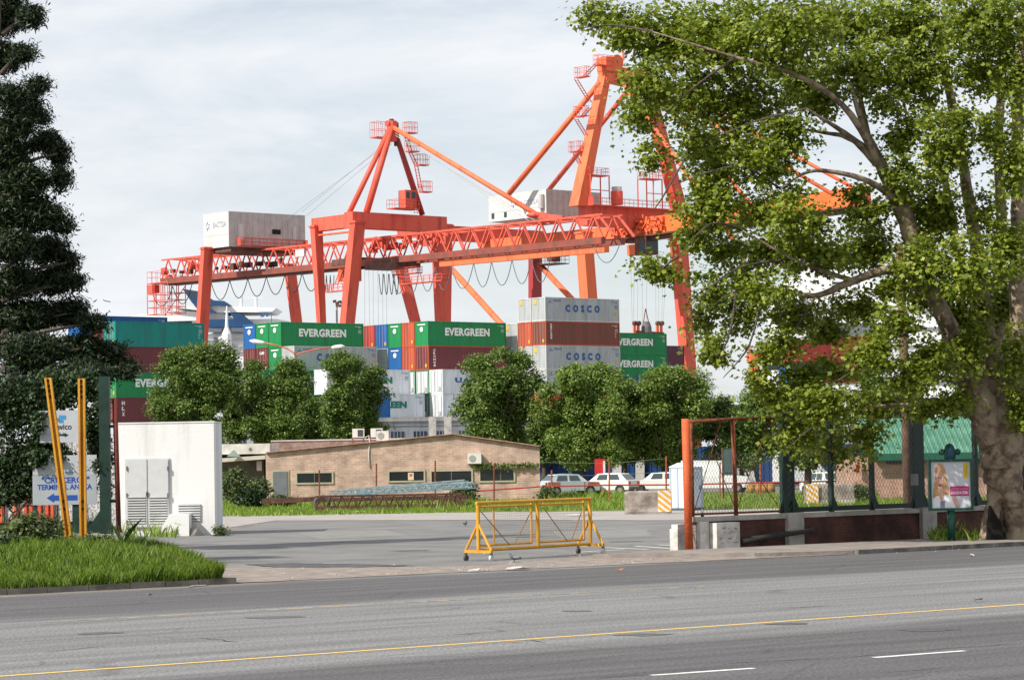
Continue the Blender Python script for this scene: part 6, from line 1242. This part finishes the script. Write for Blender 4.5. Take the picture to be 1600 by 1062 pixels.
limb(m, [T(1550,600,.7), T(1562,480,1.6), T(1565,350,1.8), T(1560,230,2), T(1566,120,2), T(1575,20,2)], [r_(26),r_(22),r_(18),r_(15),r_(12),r_(7)], 9, 13)
limb(m, [T(1540,520,.9), T(1498,400,1.8), T(1480,300,2.2), T(1462,220,2.4), T(1440,120,2.4)], [r_(20),r_(16),r_(12),r_(9),r_(5)], 8, 14)
limb(m, [T(1520,600,-.5), T(1470,590,-1), T(1420,580,-1.6), T(1370,560,-2)], [r_(14),r_(9),r_(6),r_(2)], 7, 15); limb(m, [T(1525,640,-.4), T(1460,634,-1), T(1400,632,-1.4), T(1330,640,-2)], [r_(9),r_(6),r_(4),r_(2)], 6, 16)
trunk = m.build('trunk', bark_pl, pt_, smooth=True)
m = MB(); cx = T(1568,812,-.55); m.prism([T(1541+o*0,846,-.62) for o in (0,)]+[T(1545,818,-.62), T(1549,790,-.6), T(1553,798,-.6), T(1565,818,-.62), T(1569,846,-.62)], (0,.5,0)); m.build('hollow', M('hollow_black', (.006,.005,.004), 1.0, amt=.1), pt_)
m = MB(); rr = random.Random(9)   # twigs
twd = [((1190,462),(1150,455),(1110,480)),((1150,455),(1140,520),(1120,570)),((1240,405),(1150,420),(1090,470)),((1160,360),(1110,350),(1060,400)),((1060,400),(1035,420),(1025,440)),((1150,90),(1080,140),(1020,200)),((1020,50),(960,40),(900,45)),((1220,295),(1150,260),(1050,290)),((1260,170),(1180,190),(1080,230)),((1190,462),(1170,540),(1130,590)),((1330,640),(1280,660),(1230,700)),((1370,560),(1300,600),(1250,640)),((1080,230),(1040,300),(1020,330)),((1275,462),(1240,520),(1215,580))]
for k, tw in enumerate(twd): limb(m, [T(u,v,-2.5+rr.uniform(-.5,.5)) for u, v in tw], [r_(4),r_(3),r_(1.2)], 5, 40+k, .1)
m.build('twigs', bark_dk, pt_)
# crown blobs (u, v, ru, rv, weight) in the tree's own depth band
CB_ = [(930,25,38,28),(985,45,45,40),(1045,60,60,60),(1010,130,45,35),(1075,150,55,50),(1000,175,30,32),(1130,60,80,70),(1220,50,90,70),(1320,40,90,60),(1430,40,90,60),(1540,30,90,55),(1160,160,75,60),(1250,130,70,45),(1088,215,28,30),(1120,240,60,45),(1018,245,18,28),(1110,330,50,45),(1190,250,60,50),(1180,330,45,40),(1025,150,20,16),(1085,375,25,22),(1130,395,30,30),(1108,280,34,35),(1240,345,50,40),(1235,215,35,35),(1350,110,75,50),(1290,160,35,30),(1440,120,50,50),(1530,110,55,50),(1590,120,30,80),(1200,395,60,35),(1270,400,70,38),(1350,390,60,45),(1410,270,30,60),(1450,330,45,60),(1360,330,45,30),(1470,230,30,70),(1580,260,35,60),(1540,330,25,40),(1575,390,45,50),(1510,420,50,50),(1440,410,45,45),(1560,470,45,45),(1500,490,40,50),(1165,440,45,32),(1110,455,30,38),(1100,500,18,38),(1118,560,16,36),(1155,490,35,32),(1200,455,40,28),(1240,490,45,38),(1290,520,45,35),(1340,480,55,28),(1225,545,35,35),(1250,600,40,35),(1210,625,30,40),(1300,590,50,30),(1360,560,45,40),(1400,500,35,35),(1290,640,65,42),(1240,690,42,42),(1300,710,50,38),(1350,690,35,38),(1370,640,45,35),(1420,600,45,38),(1460,560,40,40),(1450,640,40,20),(1520,540,20,60),(1585,560,25,60),(1490,630,25,20),(1020,418,20,18),(1040,428,14,14),(1200,560,25,25),(1185,600,16,22),(1460,460,45,35),(1600,640,20,40),(1275,348,28,16),(1240,305,24,20),(1405,215,26,24),(1500,200,20,30),(1545,200,16,24),(1340,300,22,14),(1395,455,30,20),(1470,330,30,40),(1430,195,28,22),(1510,235,22,26),(1385,165,30,22),(1560,220,22,22)]
rng = np.random.default_rng(21); bl_ = []
for (u, v, ru, rv) in CB_:
    if v > 500 and u < 1440: ru *= .84; rv *= .84; v -= 8
    dz = rng.uniform(-3.2, 2.0) if ru > 35 else rng.uniform(-2.8,-.5); c = T(u, v, dz); bl_.append((c, (ru/sp_, max(.5, min(ru, rv)/sp_*1.1), rv/sp_)))
P1, O1 = clumps(rng, bl_, 4300, 20, .17, .6); P2, O2 = clumps(rng, [(c, (r[0]*1.12, r[1]*1.12, r[2]*1.12)) for c, r in bl_], 2600, 12, .34, .6); P1 = np.concatenate([P1, P2]); O1 = np.concatenate([O1, O2]); v1 = leaves(rng, P1, .128, LEAF5, .5, O1, .5); np_mesh('crown', v1, 8, lf_plane, pt_)
# ---- second layer: darker trees behind on the right (crowns beyond the fence)
def tree(name, u, vt, vb, w_, Z, label, n=1500, lf=lf_mid, seed=0, trunk_v=None, lobes=None, group='round trees along the port fence', ls=.19):
    g = W(u, 760, Z); g.z = 0; t = thing(name, g, label, 'tree', group); s = FPX/Z; rr = random.Random(seed); H_ = W(u, vt, Z).z; hb = W(u, vb, Z).z; rw = w_/2/s; rng = np.random.default_rng(seed+100)
    m = MB(); limb(m, [g, g+UP*hb*.6+Vector((rr.uniform(-.2,.2),0,0)), g+UP*(hb+(H_-hb)*.4), g+UP*(hb+(H_-hb)*.8)], [.26,.2,.13,.05], 8, seed)
    for k in range(7):
        a = rr.uniform(0, 6.28); z0 = hb*.9+(H_-hb)*rr.uniform(0,.4); limb(m, [g+UP*z0, g+UP*(z0+(H_-hb)*.15)+Vector((math.cos(a),math.sin(a),0))*rw*.4, g+UP*(z0+(H_-hb)*.35)+Vector((math.cos(a),math.sin(a),0))*rw*.8], [.1,.06,.02], 6, seed+k)
    m.build('trunk', bark_dk, t, smooth=True)
    bl = []
    for k in range(lobes or 34):
        f = rr.uniform(.12, .92); prof = math.sin(math.pi*min(1, (f*.78+.1)))**.45; a = rr.uniform(0, 6.28); rad = rw*prof*rr.uniform(.4, .88); q = rw*rr.uniform(.14, .34)
        bl.append((g+UP*(hb+(H_-hb)*f)+Vector((math.cos(a)*rad, math.sin(a)*rad, 0)), (q, q, q*rr.uniform(.8,1.2))))
    for k in range(7): bl.append((g+UP*(hb+(H_-hb)*(.15+.09*k)), (rw*.5, rw*.5, (H_-hb)*.13)))
    for k in range(5): a = rr.uniform(-.6,.6)*rw; bl.append((g+UP*(H_-.35-abs(a)*.35)+Vector((a, rr.uniform(-.4,.4)*rw, 0)), (rw*.14, rw*.14, .5)))
    P, O = clumps(rng, bl, int(n*1.15), 15, .25, .45); np_mesh('crown', leaves(rng, P, ls, LEAF4, .2, O, .4), 4, lf, t)
    return t
tree('round_tree', 305, 540, 690, 142, 205, 'bushy round tree right of the dark conifer, leftmost of the row', 3300, seed=1)
tree('round_tree', 365, 570, 700, 60, 212, 'narrow bushy tree in the gap between the first and lamp-post trees', 800, seed=2)
tree('round_tree', 428, 556, 700, 125, 205, 'bushy tree directly below the orange street lamp', 2900, seed=3)
tree('round_tree', 535, 548, 695, 72, 203, 'tall narrow tree right of the street lamp with a pointed top', 1500, seed=4)
tree('round_tree', 575, 572, 695, 74, 206, 'smaller bushy tree merging into the narrow one above the brick building', 1000, seed=5)
tree('round_tree', 783, 545, 712, 138, 204, 'bushy tree with a pointed top in front of the tallest container stack', 3500, seed=6)
tree('round_tree', 912, 568, 734, 152, 202, 'dense light-tipped round tree below the grey lettered containers', 4200, lf=lf_bright, seed=7)
tree('round_tree', 1040, 574, 733, 150, 204, 'dense round tree in front of the base of the right crane leg', 4200, lf=lf_bright, seed=8)
tree('round_tree', 1160, 612, 732, 150, 206, 'lower round tree behind the rusty fence bay', 3200, seed=9)
tree('round_tree', 850, 650, 725, 70, 215, 'dark low tree between the brick building end and the dense round tree', 1000, seed=10)
tree('round_tree', 978, 668, 722, 60, 212, 'dark low tree wedged between the two dense round trees', 800, seed=12)
tree('round_tree', 480, 620, 700, 80, 214, 'dark low tree behind the lamp post', 800, seed=11); tree('round_tree', 1265, 600, 735, 110, 150, 'dark-leaved tree behind the tall green fence', 1500, seed=13, ls=.2)
tree('round_tree', 1400, 560, 700, 150, 185, 'shady tree beyond the green roof', 1400, seed=14); tree('round_tree', 1545, 480, 690, 170, 170, 'tall shady tree behind the hollow plane tree', 2200, seed=15)
# ---- dark conifer on the left
Zk = 79.0; kg = W(-45, 850, Zk); kg.z = 0; kt = thing('dark_conifer', kg, 'tall dark ragged conifer cut off by the left edge', 'tree'); s = FPX/Zk
m = MB(); limb(m, [kg, W(-35,600,Zk), W(-20,300,Zk), W(-5,50,Zk), W(-5,-100,Zk)], [.35,.26,.2,.12,.08], 10, 3)
rr = random.Random(77)
KB = [(10,20,45,45),(50,25,18,18),(5,90,30,30),(35,85,12,14),(45,165,26,26),(10,150,30,28),(25,195,30,26),(60,135,12,14),(62,185,12,10),(15,240,40,34),(65,225,18,16),(90,240,14,30),(75,215,10,10),(40,285,45,36),(95,280,13,26),(15,330,40,34),(60,335,45,30),(95,350,16,20),(20,385,45,34),(70,390,42,28),(105,410,16,18),(30,440,50,34),(85,440,38,28),(118,440,14,12),(40,495,60,34),(105,490,42,28),(145,505,20,14),(50,550,70,34),(125,545,50,26),(170,550,28,18),(190,572,26,14),(60,595,70,24),(140,590,45,18),(130,580,50,20),(200,580,14,12),(-20,300,40,200),(-20,500,40,100)]
for k, (u, v, ru, rv) in enumerate(KB):
    if u > 30: limb(m, [W(3,v+30,Zk), W(u*.5,v+12,Zk+rr.uniform(-.4,.4)), W(u,v,Zk+rr.uniform(-.5,.5))], [.09,.06,.02], 6, k)
m.build('trunk', bark_dk, kt, smooth=True)
rng = np.random.default_rng(31); bl_ = [(W(u, v, Zk+rng.uniform(-1.2,1.2)), (ru*.72/s, max(.4, ru/s*.7), rv*.8/s)) for u, v, ru, rv in KB]
P, O = clumps(rng, bl_, 4200, 46, .17, .6); np_mesh('crown', leaves(rng, P, .15, TUFT, -.5, O, .2), 6, lf_con, kt)
# ---- ivy on the fence at the left
iv = thing('ivy_hedge', W(20, 834, 70.5), 'dark ivy smothering the fence behind the yellow posts', 'ivy'); s = FPX/70.5
rng = np.random.default_rng(33); IB = [(20,640,70,70),(20,730,60,55),(85,600,60,25),(125,600,30,25),(60,640,25,30),(20,770,40,20),(75,700,22,14),(60,700,20,20),(50,720,14,40),(140,615,12,22),(140,660,9,30),(90,712,22,10),(158,640,9,50),(165,720,7,70),(150,690,7,35),(-20,760,40,60),(98,735,6,8),(60,770,10,14),(75,690,30,9),(70,620,40,40),(100,625,25,12)]
IV2 = [(62,672,8,16),(66,650,8,10),(58,720,12,14),(60,708,14,8),(90,714,10,5),(150,728,5,10)]
bl_ = [(W(u, v, 70.75+rng.uniform(0,.4)), (ru/s, .3, rv/s)) for u, v, ru, rv in IB]; bl_ += [(W(u, v, 70.1), (ru/s, .12, rv/s)) for u, v, ru, rv in IV2]; P, O = clumps(rng, bl_, 2500, 14, .10, .8); np_mesh('foliage', leaves(rng, P, .085, LEAF5, .6, O*0+np.array([0,-1,0]), .1), 8, lf_ivy, iv)
m = MB()
for k in range(7): limb(m, [W(-10+k*10,838,70.8), W(rr.uniform(0,60),800,70.7), W(rr.uniform(0,80),760,70.8), W(rr.uniform(0,90),700,70.9)], [.03,.025,.02,.01], 5, k, .3)
m.build('stems', bark_dk, iv)
m = MB(); m.box(W(-40,700,71.3).x, W(156,700,71.3).x, 71.2, 71.26, 1.0, 1.12); 
for k in range(16): x = W(-40,700,71.3).x+k*.2; m.beam((x,71.23,.9),(x,71.23,W(0,600,71.3).z), .02, .02)
m.build('railing', dgreen, iv)
# ---- shrubs
def shrub(name, u, v, w_, h_, Z, label, n, lf, seed, ls=.12, cat='shrub', group=None, z0=0):
    g = W(u, v, Z); g.z = z0; t = thing(name, g, label, cat, group); rng = np.random.default_rng(seed); s = FPX/Z; rw = w_/2/s; hh = h_/s
    bl = [(g+Vector((rng.uniform(-.6,.6)*rw, rng.uniform(-.4,.4)*rw, hh*rng.uniform(.2,.75))), (rw*.4, rw*.4, hh*.25)) for _ in range(9)]
    P, O = clumps(rng, bl, n, 9, .14, .6); P[:, 2] = np.maximum(P[:, 2], z0+.03); np_mesh('foliage', leaves(rng, P, ls, LEAF4, .2, O, .3), 4, lf, t); m = MB()
    for k in range(6): a = k; limb(m, [g, g+Vector((math.cos(a)*rw*.3, math.sin(a)*rw*.3, hh*.5)), g+Vector((math.cos(a)*rw*.5, math.sin(a)*rw*.5, hh*.8))], [.03,.02,.008], 5, k)
    m.build('stems', bark_dk, t); return t
weedl = leaf_mat('shrub_leaf', (.035,.06,.02), (.13,.18,.05), (.22,.16,.09), trans=.25)
shrub('shrub', 380, 790, 90, 66, 148, 'tangled shrub with brownish leaves beside the white hut', 900, weedl, 1, .16)
shrub('shrub', 395, 785, 60, 40, 146, 'low dark green bush left of the old tyre', 420, lf_ivy, 2, .16)
shrub('shrub', 440, 785, 40, 24, 147, 'small weedy bush before the brick building door', 200, weedl, 3, .14)
shrub('shrub', 725, 768, 46, 34, 150, 'leafy shrub growing in front of the wide window of the brick building', 260, weedl, 4, .14)
shrub('shrub', 855, 785, 40, 30, 148, 'brownish bush at the right end of the brick building', 240, weedl, 5, .14)
shrub('shrub', 1345, 780, 26, 34, 134, 'small green bush at the corner of the green-roofed building', 200, weedl, 6, .13)
shrub('shrub', 62, 862, 96, 62, 66.5, 'broad-leaved weed clump at the left foot of the yellow posts', 650, weedl, 7, .11, z0=.45)
shrub('shrub', 25, 862, 40, 30, 66.0, 'dark leafy weed clump at the far left end of the grass bank', 200, lf_ivy, 17, .1, z0=.45)
shrub('shrub', 150, 862, 60, 26, 67.5, 'low weed clump to the right of the upright yellow post', 200, weedl, 18, .1, z0=.4)
shrub('shrub', 345, 838, 16, 16, 95.5, 'tiny dry bush at the corner of the white hut', 60, weedl, 8, .08)
# creeper over the right end of the brick building wall
cr_ = thing('wall_creeper', W(800, 726, Zb-.05), 'thin green creeper along the wires at the right end of the brick building', 'creeper'); rng = np.random.default_rng(44); n = 420
u = rng.uniform(740, 842, n); P = np.array([tuple(W(uu, 728+rng.normal()*2.5+(uu-740)*-.01, Zb-.2)) for uu in u]); m = MB(); m.tube([W(740,729,Zb-.2), W(842,728,Zb-.2)], .015, 4); m.build('stem', bark_dk, cr_); np_mesh('foliage', leaves(rng, P, .17, LEAF4, .2, None, .1), 4, lf_mid, cr_)
